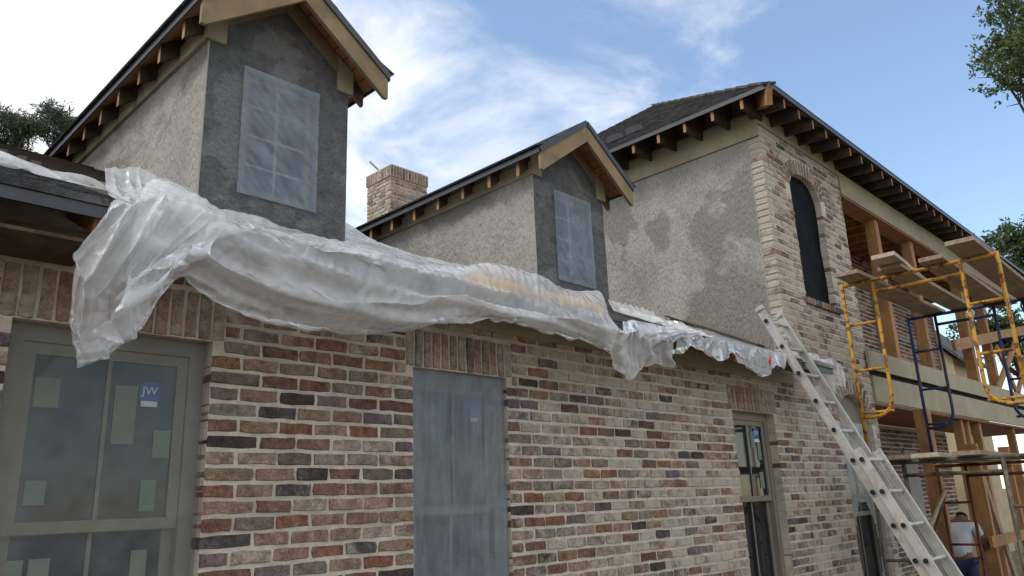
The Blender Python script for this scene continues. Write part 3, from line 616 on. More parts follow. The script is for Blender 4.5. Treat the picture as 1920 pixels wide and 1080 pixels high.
boxp('frieze_board', 'trim', wing_roof, (XT-.026, .0, 5.80), (XT-.003, 7.2, 6.12))
boxp('frieze_board', 'trim', wing_roof, (XT-.026, -.024, 5.955), (XR, -.002, 6.13))
boxp('soffit_blocking', 'interior', wing_roof, (XT+.14, .16, 6.02), (XRE-.5, .2, 6.4))
for vx, vy in ((0.63, 1.88), (0.63, 2.22)):
    o_ = np.array([EX+vx, vy, EZ+SW*vx]); q = MB()
    q.hexa([o_+[-.09,-.09,-.03], o_+[.09,-.09,.07], o_+[.09,.09,.07], o_+[-.09,.09,-.03]], [o_+[-.11,-.08,.06], o_+[.04,-.08,.12], o_+[.04,.08,.12], o_+[-.11,.08,.06]]); q.build('roof_vent', 'metal_dark', wing_roof)
# porch of the wing: beam, ceiling, deck edge, posts --------------------
XPE = 20.6
boxp('porch_beam', 'trim', house, (XR+.002, -.024, 5.68), (XPE, .26, 6.02))
boxp('porch_beam_soffit', 'soffit', house, (XR+.002, -.01, 5.655), (XPE, .25, 5.678))
boxp('deck_fascia', 'trim', house, (XR-.09, -.06, 3.17), (XPE, -.02, 3.43))
boxp('deck_fascia', 'trim', house, (XR+.02, -.03, 2.76), (XPE, .015, 3.10))
boxp('deck_slot', 'interior', house, (XR+.01, .017, 3.09), (XPE, .05, 3.18))
boxp('porch_deck', 'wood', house, (XR+.01, .02, 3.25), (XPE, 1.2, 3.36))
boxp('porch_lower_soffit', 'soffit', house, (XR+.01, .02, 2.72), (XPE, 1.2, 2.755))
x = XR+.3
while x < XPE:
    beamp('ceiling_joist', 'wood', house, (x, .27, 5.86), (x, 1.2, 5.86), .045, .16); x += .41
for k_ in range(4): boxp('ceiling_board', 'soffit', house, (XR+.01, .28+k_*.27, 5.95), (XPE, .28+k_*.27+.25, 5.975))
# porch back walls: brick upstairs for a stretch, brick below
pb = MB(); pb.box((XR+.002, 1.203, GZ), (17.7, 1.3, 2.715)); pb.box((XR+.002, 1.203, 3.365), (18.2, 1.3, 5.94)); pback = pb.build('porch_back_wall', 'mortar', house)
B = MB()
def bs(yw):
    return lambda a, b, z: add_brick(B, (a, yw, z), UX, UZ, NF, b-a, PZ-.019, .05, rnd=rb.random(), sm=rb.uniform(-.1, .3))
course_bricks(12.6, 17.7, 0, 2.7, [(14.9, 15.5, 0, 2.3)], bs(1.2)); course_bricks(13.2, 18.2, 3.4, 5.9, [(14.7, 15.45, 3.4, 5.5), (16.95, 17.6, 3.4, 5.5)], bs(1.2))
tag(B.build('brick_field', 'brick', pback, attr=True), kind='stuff')
for (xa, xb, y_, za, zb) in ((14.7, 15.45, 1.15, 3.37, 5.5), (16.95, 17.6, 1.15, 3.37, 5.5), (14.9, 15.5, 1.15, GZ, 2.3)): boxp('door_panel', 'panel', house, (xa, y_, za), (xb, y_+.045, zb))
def post(px0, px1, w=.15, y0=.10, m='wood', name='porch_post', zt=None, zb=None):
    a = onY(*px0, y0); b_ = onY(*px1, y0); x_ = (a[0]+b_[0])/2
    z0 = zb if zb is not None else min(a[2], b_[2]); z1 = zt if zt is not None else max(a[2], b_[2])
    return boxp(name, m, house, (x_-w/2, y0-w/2+.02, z0), (x_+w/2, y0+w/2+.02, z1))
post((1683, 690), (1644, 470), zb=3.36, zt=5.68); post((1745, 700), (1738, 640), zb=3.36, zt=5.68); post((1832, 725), (1815, 640), .17, zb=3.36, zt=5.68); post((1868, 735), (1858, 660), .16, zb=3.36, zt=5.68)
for px in ((1803, 800), (1815, 800), (1838, 810), (1905, 830)): post((px[0], px[1]+40), px, .13, y0=.12, zb=GZ, zt=2.72)
# framing braces at the far end of the porch
for a, c, w_ in (((1788, 648), (1925, 618), .2), ((1866, 742), (1905, 640), .14), ((1912, 748), (1868, 650), .14), ((1905, 755), (1925, 660), .12)):
    beamp('porch_brace', 'wood', house, onY(*a, -.0), onY(*c, -.0), .05, w_, (0, -1, 0) if False else (0, 0, 1))
boxp('stud_wall', 'wood', house, (18.25, 1.2, 3.36), (18.35, 1.3, 5.9))

# chimney --------------------------------------------------------------
cA = onY(733.1, 329.5, 8.0); cR = onY(800.5, 350.3, 8.0); cL_dir = None
cw = cR[0]-cA[0]; cx0 = cA[0]; cdl = onX(688.8, 350.3, cx0)[1]-8.0; zc0 = roofz(4.5)-.2; zc1 = cA[2]
ch = MB(); ch.box((cx0+.006, 8.006, 2.5), (cx0+cw-.006, 8+cdl-.006, zc1)); ch.box((cx0-.02, 7.98, zc1+.005), (cx0+cw+.02, 8+cdl+.02, zc1+.25))
ch.box((cx0+.05, 8.05, zc1+.25), (cx0+cw-.05, 8+cdl-.05, zc1+.30))
chim = ch.build('chimney', 'mortar', house); chim['label'] = 'pale brick chimney with a soldier course cap'
B = MB()
for k in range(40):
    z = zc1-(k+1)*PZ+.005
    for (o_, u_, n_, L) in (((cx0, 8.0), (1,0,0), (0,-1,0), cw), ((cx0, 8.0+cdl), (0,-1,0), (-1,0,0), cdl)):
        x = -(PX/2 if k % 2 else 0)
        while x < L-.02:
            a = max(x, 0); c = min(x+PX-.012, L)
            if c-a > .03: add_brick(B, np.array([o_[0], o_[1], z])+np.array(u_)*a, u_, UZ, n_, c-a, PZ-.019, .05, rnd=rb.choice([.03,.3,.52,.68,.9,.4]), sm=rb.uniform(.3, .55))
            x += PX
tag(B.build('brick_field', 'brick', chim, attr=True), kind='stuff')
for (o_, u_, n_, L) in (((cx0-.02, 7.98), (1,0,0), (0,-1,0), cw+.04), ((cx0-.02, 8.02+cdl), (0,-1,0), (-1,0,0), cdl+.04)):
    n = int(L/.075)
    for i in range(n):
        B = MB(); add_brick(B, np.array([o_[0], o_[1], zc1+.012])+np.array(u_)*(L*i/n+.004), u_, UZ, n_, L/n-.012, .225, .04, rnd=rb.choice([.03,.13,.3,.75,.68,.9]), sm=rb.uniform(.1, .35)); B.build('cap_brick', 'brick', chim, attr=True)
piece('flue_rod', 'alu', chim, lambda b: b.tube([(cx0+.1, 8+cdl*.6, zc1+.28), (cx0-.12, 8+cdl*.7, zc1+.48)], .022))
settle(house)

# ------------------------------------------------------------------ draped plastic (a small cloth relaxation)
def resample(c, n):
    c = np.array(c, float); d = np.r_[0, np.cumsum(np.linalg.norm(np.diff(c, axis=0), axis=1))]; t = np.linspace(0, d[-1], n)
    return np.stack([np.interp(t, d, c[:, i]) for i in range(3)], 1)
def fold_noise(U, V, rs, n, fu, fv):
    z = np.zeros_like(U)
    for i in range(n):
        a = rs.uniform(*fu); b_ = rs.uniform(*fv); ph = rs.uniform(0, 6.28); s = np.sin(a*U+b_*V+ph+0.8*np.sin(rs.uniform(1, 4)*U+rs.uniform(1, 4)*V+ph))
        z += (1-2*np.abs(s))*rs.uniform(.4, 1)
    return z/n
def drape(name, curves, nu, nv, slack=1.0, fold=0.05, pins=('top', 'hem'), steps=14, seed=1, label=None, group=None, mat_='film', wts=None, fu=(4, 15), fv=(5, 16), bumps=(), hem=True, ywall=-.035, eave=True):
    rs = np.random.RandomState(seed); cs = [resample(c, nu) for c in curves]
    ks = np.array([0]+list(np.cumsum(wts if wts else [np.mean(np.linalg.norm(cs[i+1]-cs[i], axis=1)) for i in range(len(cs)-1)])), float); ks /= ks[-1]
    tv = np.linspace(0, 1, nv); P = np.zeros((nv, nu, 3))
    for j, t in enumerate(tv):
        i = min(np.searchsorted(ks, t, side='right')-1, len(cs)-2); s = (t-ks[i])/(ks[i+1]-ks[i]); P[j] = cs[i]*(1-s)+cs[i+1]*s
    U, V = np.meshgrid(np.linspace(0, 1, nu)*max(1, np.linalg.norm(cs[0][-1]-cs[0][0])), tv)
    gx = np.gradient(P, axis=1); gy = np.gradient(P, axis=0); nrm = np.cross(gx, gy); nrm /= np.linalg.norm(nrm, axis=2, keepdims=True)+1e-9
    rest0 = P.copy()
    fn_ = fold_noise(U, V, rs, 7, fu, fv)+.5*fold_noise(U*2.3, V*2.3, rs, 6, fu, fv); fade = np.ones(nv); fade[-2:] = .2
    sg = np.where((nrm @ np.array([0, -.7, .7]))[..., None] < 0, -1, 1)
    P = P+nrm*sg*(fn_*fold*fade[:, None])[..., None]
    L = lambda A, B: np.linalg.norm(A-B, axis=2)
    sl = slack
    con = [((slice(None), slice(0, nu-1)), (slice(None), slice(1, nu))), ((slice(0, nv-1), slice(None)), (slice(1, nv), slice(None))),
           ((slice(0, nv-1), slice(0, nu-1)), (slice(1, nv), slice(1, nu))), ((slice(0, nv-1), slice(1, nu)), (slice(1, nv), slice(0, nu-1)))]
    rl = [np.linalg.norm(P[a]-P[b_], axis=2)*sl for a, b_ in con]
    pin = np.zeros((nv, nu), bool)
    if 'top' in pins: pin[-1] = True
    if 'left' in pins: pin[:, 0] = True
    if 'right' in pins: pin[:, -1] = True
    if 'hem' in pins: pin[0] = True
    vel = np.zeros_like(P); w = np.where(pin, 0.0, 1.0)
    for s_ in range(steps):
        old = P.copy(); vel[..., 2] -= 0.0011; P = P+(vel*.93)*w[..., None]
        for it in range(6):
            for (a, b_), r_, stf in zip(con, rl, (1, 1, .5, .5)):
                # alternate halves so that neighbours do not fight
                for par in (0, 1):
                    dlt = P[b_]-P[a]; dist = np.linalg.norm(dlt, axis=2)+1e-9; wa, wb = w[a], w[b_]
                    c_ = (dist-r_)/dist/(wa+wb+1e-9)*.5*stf
                    c_ = np.where(dist > r_, c_, c_*.35)
                    mask = (np.indices(c_.shape)[1 if r_.shape[1] == nu-1 else 0] % 2) == par
                    c_ = c_*mask
                    P[a] = P[a]+dlt*(c_*wa)[..., None]*1.0; P[b_] = P[b_]-dlt*(c_*wb)[..., None]*1.0
            if eave:
                y = P[..., 1]; z = P[..., 2]
                zr_ = RZ+RS*y+.018
                for (bx, by, br, bh) in bumps: zr_ = zr_+bh*np.exp(-(((P[..., 0]-bx)/br[0])**2+((y-by)/br[1])**2))
                inside = (y > YE-.045) & (z < zr_) & (z > zr_-.16); P[..., 2] = np.where(inside & ~pin, zr_, z)
                low = (P[..., 2] <= RZ+RS*YE-.08) & (P[..., 1] > ywall) ; P[..., 1] = np.where(low & ~pin, ywall, P[..., 1])
                mid_ = (P[..., 2] <= zr_-.16) & (P[..., 2] > 2.80) & (P[..., 1] > YE-.05); P[..., 1] = np.where(mid_ & ~pin, YE-.05, P[..., 1])
        vel = (P-old)
        mv = np.linalg.norm(vel, axis=2, keepdims=True); vel = np.where(mv > .01, vel*.01/(mv+1e-9), vel)
    # crisp creases on top of the relaxed shape
    gx = np.gradient(P, axis=1); gy = np.gradient(P, axis=0); nrm = np.cross(gx, gy); nrm /= np.linalg.norm(nrm, axis=2, keepdims=True)+1e-9
    P = P+nrm*(fold_noise(U*3, V*3, rs, 7, (5, 22), (-14, 10))*.011)[..., None]
    if eave:        # keep clear of the deck and of the drip edge
        zr_ = RZ+RS*P[..., 1]+.022; onr = (P[..., 1] > YE-.06) & (P[..., 2] < zr_) & (P[..., 2] > zr_-.2); P[..., 2] = np.where(onr, zr_, P[..., 2])
        ed = (P[..., 2] > RZ+RS*YE-.10) & (P[..., 2] < RZ+RS*YE+.02) & (P[..., 1] > YE-.06) & ~onr; P[..., 1] = np.where(ed, YE-.06, P[..., 1])
    b = MB(); b.v = [tuple(p) for p in P.reshape(-1, 3)]
    for j in range(nv-1):
        for i in range(nu-1): b.f.append((j*nu+i, j*nu+i+1, (j+1)*nu+i+1, (j+1)*nu+i))
    o = b.build(name, mat_, None, True)
    sm_ = o.modifiers.new('smooth', 'SUBSURF'); sm_.levels = 1; sm_.render_levels = 1
    tag(o, label, 'plastic sheet', group); return o
H = lambda pts, Y=-.5: [onY(x, y, Y) for x, y in pts]
def eavec(xs, dy=0.0, dz=.03): return [(x, YE-.05+dy, roofz(YE)+dz) for x in xs]
def roofc(xs, y, h=.03): return [(x, y, roofz(y)+h) for x in xs]
# the long sheet: hem, eave, mid slope, foot of the dormers
hem = H([(150, 655), (195, 650), (262, 610), (300, 555), (345, 520), (400, 560), (480, 592), (600, 616), (700, 622), (770, 622), (850, 602), (930, 598), (1010, 615), (1090, 638), (1150, 655)], -.54)
xs = [h[0] for h in hem]; ev = [(max(h[0], 1.0+.02*i), YE-.06, roofz(YE)+.05) for i, h in enumerate(hem)]
bl = [min(1, max(0, (5.6-x)/1.2)) for x in xs]
drape('plastic_sheet', [hem, [(max(h[0], 1.0), -.60-.04*k, min(2.86, h[2]+.22)) for h, k in zip(hem, bl)], [(max(x, 1.02)+.05, -.50-.03*k, roofz(YE)+.03+.05*k) for x, k in zip(xs, bl)], [(max(x, 1.06)+.22, -.12, roofz(-.12)+.04+.10*k) for x, k in zip(xs, bl)], [(max(x, 1.1)+.5, .775, roofz(.775)+.03) for x in xs]], 240, 60, 1.01, .13, fu=(0.4, 2.6), fv=(9, 26), bumps=((1.25, -.2, (.35, .3), .14), (3.45, -.36, (.5, .17), .17), (4.6, -.33, (.6, .17), .16)), label='long white plastic sheet draped over the eave below both dormers', seed=3, wts=[.2, .18, .24, .38])
drape('plastic_sheet', [H([(128, 600), (150, 690), (215, 668), (262, 625), (296, 560), (335, 520)], -.60), H([(150, 440), (170, 520), (220, 520), (260, 480), (300, 450), (335, 430)], -.62), [(.98, YE-.1, roofz(YE)+.06), (1.1, YE-.1, roofz(YE)+.13), (1.35, YE-.06, roofz(YE)+.12), (1.6, YE-.04, roofz(YE)+.08)], [(1.12, .15, roofz(.15)+.14), (1.3, .2, roofz(.2)+.2), (1.5, .2, roofz(.2)+.13), (1.75, .2, roofz(.2)+.07)]], 70, 56, 1.01, .10, fu=(6, 20), fv=(-3, 3), label='bunched tongue of plastic hanging down in front of the large window', seed=8)
drape('plastic_sheet', [H([(1140, 640), (1165, 690), (1186, 716), (1215, 690), (1235, 680), (1268, 690)], -.53), H([(1150, 600), (1180, 612), (1210, 615), (1235, 612), (1255, 612), (1272, 625)], -.56), eavec([5.15, 5.3, 5.5, 5.75], -.02, .10), roofc([5.35, 5.6, 5.8, 6.1], .3, .12)], 60, 46, 1.01, .14, fu=(8, 30), label='crumpled plastic with a torn pointed corner hanging over the brick', seed=12)
drape('plastic_sheet', [H([(1258, 655), (1300, 642), (1345, 672), (1372, 668), (1405, 690), (1432, 704), (1450, 690), (1482, 684)], -.52), eavec([5.6, 5.9, 6.3, 6.6, 7.0, 7.3], -.02, .06), roofc([5.9, 6.3, 6.7, 7.1, 7.5], .25, .10), roofc([6.1, 6.5, 6.9, 7.3, 7.7], .6, .04)], 90, 40, 1.01, .07, label='plastic sheet lying on the eave with a small red tag', seed=15)
drape('plastic_sheet', [H([(1535, 790), (1550, 750), (1575, 722), (1602, 728)], -.42), H([(1530, 720), (1548, 705), (1570, 690), (1588, 705)], -.45), [(7.55, YE, roofz(YE)+.06), (7.75, YE, roofz(YE)+.09), (8.0, YE-.02, roofz(YE)+.08), (8.15, YE-.05, roofz(YE)+.05)], roofc([7.6, 7.8, 8.0, 8.15], -.1, .03)], 36, 34, 1.01, .2, label='torn plastic scrap at the eave end behind the ladder', seed=18)
drape('plastic_sheet', [roofc([-.3, .3, .7, .9, 1.05, 1.2], .10, .03), roofc([-.3, .3, .6, .8, .9, 1.05], .35, .05), roofc([-.3, .2, .5, .65, .75, .85], .8, .05), roofc([-.3, .2, .4, .55, .65], 1.3, .03)], 70, 46, 1.01, .14, bumps=((.45, .5, (.3, .4), .10),), label='crumpled plastic strip lying on the shingles left of the near dormer', seed=21)
drape('plastic_sheet', [roofc([3.05, 3.5, 3.9, 4.3, 4.75], .75, .04), roofc([3.05, 3.5, 3.9, 4.3, 4.75], 1.5, .12), roofc([3.05, 3.5, 3.9, 4.3, 4.7], 2.4, .12), roofc([3.05, 3.5, 3.9, 4.3, 4.6], 3.0, .03)], 50, 36, 1.01, .12, bumps=((3.5, 2.2, (.5, .5), .18),), label='plastic sheet heaped on the roof between the two dormers', seed=24)
rt = MB(); p_ = onY(1436, 678, YE-.085); rt.mesh([p_+np.array(q) for q in ((-.022,-.045,0),(0,-.045,-.04),(.022,-.045,0),(0,-.045,.04),(-.022,-.035,0),(0,-.035,-.04),(.022,-.035,0),(0,-.035,.04))], [(0,1,2,3),(7,6,5,4),(0,4,5,1),(1,5,6,2),(2,6,7,3),(3,7,4,0)])
tag(rt.build('red_tag', 'redtag'), 'small red diamond tag on the plastic at the eave', 'tag')
# yellow wrapped rolls under the sheet
for i, (xa, xb) in enumerate(((3.05, 3.6), (3.7, 4.35))):
    q = MB(); y_ = YE+.04; z_ = roofz(y_)+.02; q.tube([(xa, y_, z_), (xa+.1, y_, z_), (xb-.1, y_+.02, z_+.01), (xb, y_+.02, z_)], [.045, .055, .055, .045], 14); tag(q.build('wrapped_roll', 'insul', None, True), ['shorter yellow wrapped roll under the plastic sheet', 'longer yellow wrapped roll under the plastic sheet'][i], 'roll', 'rolls under the plastic')

# plastic over windows -------------------------------------------------------------
def cover(x0, x1, z0, z1, y, nu, nv, amp, m, label, seed, fu, fv, top_fix=True, cut=None):
    rs = np.random.RandomState(seed); U, V = np.meshgrid(np.linspace(0, x1-x0, nu), np.linspace(0, z1-z0, nv))
    h = fold_noise(U, V, rs, 6, fu, fv)+.6*fold_noise(U*2.6, V*2.6, rs, 5, fu, fv)
    ex = np.minimum(1, np.minimum(U, (x1-x0)-U)/.08)*np.minimum(1, np.minimum(V, (z1-z0)-V)/.08)
    Y_ = y+h*amp*(.15+.85*ex)
    b = MB(); b.v = [(x0+U[j, i]+rs.uniform(-.003, .003), Y_[j, i], z0+V[j, i]) for j in range(nv) for i in range(nu)]
    for j in range(nv-1):
        for i in range(nu-1):
            if cut and cut(x0+U[j, i], z0+V[j, i]): continue
            b.f.append((j*nu+i, j*nu+i+1, (j+1)*nu+i+1, (j+1)*nu+i))
    o = b.build('plastic_cover', m, None, True); return tag(o, label, 'plastic sheet', 'plastic over windows')
cover(W[0][0], W[0][1], W[0][2], W[0][3], .045, 50, 90, .012, 'film_clear', 'clear plastic taped over the large sash window', 31, (3, 14), (-9, 9))
cover(W[1][0], W[1][1], W[1][2], W[1][3], .035, 80, 80, .05, 'film_mid', 'milky plastic with long folds over the middle sash window', 33, (8, 30), (-2.5, .5))
cover(W[3][0], W[3][1], W[3][2], 2.45, .05, 30, 50, .012, 'film_mid', 'plastic with a torn hole over the arched ground floor window', 35, (3, 10), (-4, 4), cut=lambda x, z: ((x-9.75)/.33)**2+((z-.95)/.55)**2 < 1)
cover(2.10, 2.685, 3.665, 4.595, .782, 40, 56, .028, 'film_dorm', 'plastic sheet taped over the near dormer window', 37, (8, 20), (8, 20))
cover(5.265, 5.825, 3.645, 4.555, .782, 40, 56, .035, 'film_dorm', 'plastic sheet taped over the far dormer window', 39, (6, 16), (-14, 14))
def arch_cover():
    b = MB(); n = 14; rows = 30; x0, x1 = TW[0], TW[1]; c = (x0+x1)/2; hw = (x1-x0)/2; rs = np.random.RandomState(5)
    for j in range(rows+1):
        for i in range(n+1):
            x = x0+(x1-x0)*i/n; zt = TW[4]+(TW[3]-TW[4])*math.sqrt(max(0, 1-((x-c)/hw)**2)); z = TW[2]+(zt-TW[2])*j/rows
            b.v.append((x, .085+.006*math.sin(x*9+z*7)+rs.uniform(-.003, .003), z))
    b.f = [(j*(n+1)+i, j*(n+1)+i+1, (j+1)*(n+1)+i+1, (j+1)*(n+1)+i) for j in range(rows) for i in range(n)]
    tag(b.build('plastic_cover', 'film_black', None, True), 'black plastic filling the arched upstairs window opening', 'plastic sheet', 'plastic over windows')
arch_cover()

# ------------------------------------------------------------------ ladder
def ladder():
    X0, X1 = 7.10, 7.53
    a = onX(1423, 578, X0); bt = onX(1737, 1082, X0); d_ = bt-a; d_ = d_/np.linalg.norm(d_)
    # extend to the ground
    k = (GZ-a[2])/d_[2]; foot = a+d_*k
    root = empty('extension_ladder', 'long aluminium extension ladder leaning on the eave', 'ladder', loc=(7.3, float(foot[1]), GZ))
    nrm_ = np.cross([1, 0, 0], d_); nrm_ /= np.linalg.norm(nrm_)          # perpendicular to the ladder, away from the house or towards it
    if nrm_[1] > 0: nrm_ = -nrm_
    full = np.linalg.norm(foot-a)
    def rail(x, s0, s1, off, w=.032, h=.078):
        p = a+d_*s0+nrm_*off; q = a+d_*s1+nrm_*off; b = MB()
        p = np.array([x, p[1], p[2]]); q = np.array([x, q[1], q[2]])
        b.beam(p, q, w*.35, h, nrm_)
        for sg in (-1, 1): b.beam(p+nrm_*sg*(h/2-.004)+np.array([(.012 if x < (X0+X1)/2 else -.012), 0, 0]), q+nrm_*sg*(h/2-.004)+np.array([(.012 if x < (X0+X1)/2 else -.012), 0, 0]), .03, .008, nrm_)
        return b.build('rail', 'alu', root)
    rails = []
    mid = 1.62
    for x in (X0, X1): rails.append(rail(x, 0, full*.72, 0)); 
    for x in (X0-.028, X1+.028): rails.append(rail(x, mid, full, .082))
    s = .16
    i = 0
    while s < full*.72:
        p = a+d_*s
        b = MB(); b.tube([(X0-.02, p[1], p[2]), (X1+.012, p[1], p[2])], .0165, 10); r_ = b.build('rung', 'alu', root)
        c = MB(); c.tube([(X0-.026, p[1], p[2]), (X0-.019, p[1], p[2])], .021, 12); c.build('rung_end', 'black', root)
        s += .305; i += 1
    s = mid+.1
    while s < full-.1:
        p = a+d_*s+nrm_*.082
        b = MB(); b.tube([(X0-.045, p[1], p[2]), (X1+.04, p[1], p[2])], .0165, 10); b.build('rung', 'alu', root)
        c = MB(); c.tube([(X0-.055, p[1], p[2]), (X0-.046, p[1], p[2])], .021, 12); c.build('rung_end', 'black', root); s += .305
    for x in (X0, X1):
        b = MB(); b.beam(np.array([x, a[1], a[2]])-d_*.012, np.array([x, a[1], a[2]])+d_*.03, .04, .085, nrm_); b.build('end_cap', 'alu', root)
    for x in (X0-.028, X1+.028):
        f = np.array([x, foot[1], foot[2]])+nrm_*.082; b = MB(); b.box((x-.04, f[1]-.06, GZ), (x+.04, f[1]+.08, GZ+.05)); b.build('foot', 'black', root)
    settle(root)
ladder()

# ------------------------------------------------------------------ scaffold
def walk_frame(name, m, X, y0, y1, zt, zb, label, group, inner=.33, rungs=(.45, .95, 1.4), lbl=None):
    root = empty(name, label, 'scaffold', group, (X, (y0+y1)/2, zb)); r = .0205
    T = lambda n_, pts, rr=r: piece(n_, m, root, lambda b: b.tube(pts, rr, 10), True)
    T('top_bar', [(X, y0+.0, zt), (X, y1, zt)]); T('leg', [(X, y0, zt+.02), (X, y0, zb)]); T('leg', [(X, y1, zt+.02), (X, y1, zb)])
    T('header', [(X, y0-inner*np.sign(y0-y1), zt-.13), (X, y1+inner*np.sign(y0-y1), zt-.13)], .019)
    for ya, sg in ((y0, np.sign(y1-y0)), (y1, np.sign(y0-y1))):
        yi = ya+sg*inner; rad = .2; zl = zt-1.45
        cv = [(X, yi, zt)]+[(X, yi, zl+rad)]+[(X, yi-sg*rad*(1-math.cos(t)), zl+rad-rad*math.sin(t)) for t in np.linspace(.3, math.pi/2, 6)]+[(X, ya, zl)]
        T('inner_leg', cv, .019)
        for q in rungs: T('rung', [(X, ya, zt-q), (X, yi, zt-q)], .015)
        for q in (.22, .3, 1.2): T('brace_stud', [(X-.05, ya, zt-q), (X+.01, ya, zt-q)], .007)
    settle(root); return root
ZS = 3.83; ZL = 1.93
walk_frame('scaffold_frame', 'yellow', 8.5, -.58, -2.10, ZS, ZL, 'yellow scaffold frame in front of the arched upstairs window', 'scaffold frames')
walk_frame('scaffold_frame', 'blue', 11.0, -.46, -1.80, ZS, ZL, 'dark blue scaffold frame holding the far ends of the upper planks', 'scaffold frames')
walk_frame('scaffold_frame', 'green', 8.52, -.57, -2.12, ZL-.03, GZ, 'worn green scaffold frame under the yellow one', 'scaffold frames')
walk_frame('scaffold_frame', 'red', 11.03, -.47, -1.82, ZL-.03, GZ, 'rusty red scaffold frame standing by the porch posts', 'scaffold frames')
for p0, p1, m, r, lb in (((8.5, -.6, .1), (11.0, -.5, 1.5), 'red', .017, 'rusty diagonal brace rising towards the red frame'), ((8.5, -.6, 1.5), (11.0, -.5, .1), 'red', .017, 'rusty diagonal brace falling towards the red frame')):
    tag(piece('cross_brace', m, None, lambda b: b.tube([p0, p1], r, 10), True), lb, 'brace', 'scaffold braces')
p0 = onX(1731, 1022, 9.3); p1 = onX(1772, 918, 9.3)
tag(piece('brace_bar', 'plank_pale', None, lambda b: b.tube([p0+(p0-p1)*2.0, p1], .02, 10), True), 'pale mortar-spattered brace bar beside the ladder', 'brace', 'scaffold braces')
def plank(x0, x1, y0, z, w, m, label, tilt=0.0, y1=None):
    b = MB(); y1 = y0 if y1 is None else y1; t = .042
    n = 6; rs = random.Random(int(x0*100+y0*1000)); vs = []; fs = []
    for i in range(n+1):
        s = i/n; x = x0+(x1-x0)*s; y_ = y0+(y1-y0)*s; zz = z+tilt*s-.012*math.sin(math.pi*s)
        c = w/2-(.02 if i in (0, n) else 0)*rs.random()
        vs += [(x, y_-c, zz), (x, y_+c, zz), (x, y_+c, zz+t), (x, y_-c, zz+t)]
    for i in range(n):
        for k in range(4): fs.append((i*4+k, i*4+(k+1) % 4, i*4+4+(k+1) % 4, i*4+4+k))
    fs += [(3, 2, 1, 0), tuple(n*4+k for k in range(4))]; b.mesh(vs, fs)
    tag(b.build('plank', m), label, 'plank', 'scaffold planks')
zt = ZS+.024
plank(8.15, 11.15, -.78, zt, .25, 'plank', 'upper scaffold plank nearest the brick wall')
plank(8.28, 11.2, -1.17, zt, .24, 'plank', 'upper scaffold plank second from the wall', 0, -1.10)
plank(7.98, 10.1, -1.22, zt+.05, .24, 'plank_pale', 'short weathered plank laid over another plank', .03, -1.0)
plank(8.3, 11.4, -1.56, zt, .25, 'plank', 'upper scaffold plank third from the wall', 0, -1.48)
plank(7.92, 11.3, -1.93, zt, .26, 'plank', 'upper scaffold plank at the outer edge', 0, -1.86)
zt = ZL+.0
plank(8.35, 11.3, -.85, zt, .27, 'plank', 'dark lower scaffold plank beside the brick')
plank(8.3, 11.4, -1.18, zt, .27, 'plank_pale', 'pale lower scaffold plank with a rounded end')
plank(8.4, 11.3, -1.52, zt, .27, 'plank', 'lower scaffold plank at the outer edge')

# timber framing standing by the porch
fr_ = empty('timber_brace_frame', 'timber cross-braced panel propped in front of the porch posts', 'timber frame', loc=(12.5, -.6, GZ))
for a, c in (((12.2, -.62, GZ), (12.2, -.62, 2.2)), ((13.9, -.62, GZ), (13.9, -.62, 2.2))): beamp('stud', 'wood', fr_, a, c, .09, .14, (0, 1, 0))
for a, c in (((12.0, -.68, .92), (14.4, -.68, .92)), ((12.0, -.68, 2.0), (14.4, -.68, 2.0))): beamp('rail', 'wood', fr_, a, c, .04, .14)
beamp('diagonal', 'plank', fr_, (12.55, -.575, 1.9), (13.6, -.575, -.2), .04, .14)
settle(fr_)
b = MB(); b.box((11.7, -.25, GZ), (11.95, -.1, 2.7)); tag(b.build('timber_post', 'wood'), 'stout new timber post standing by the rusty frame', 'post')

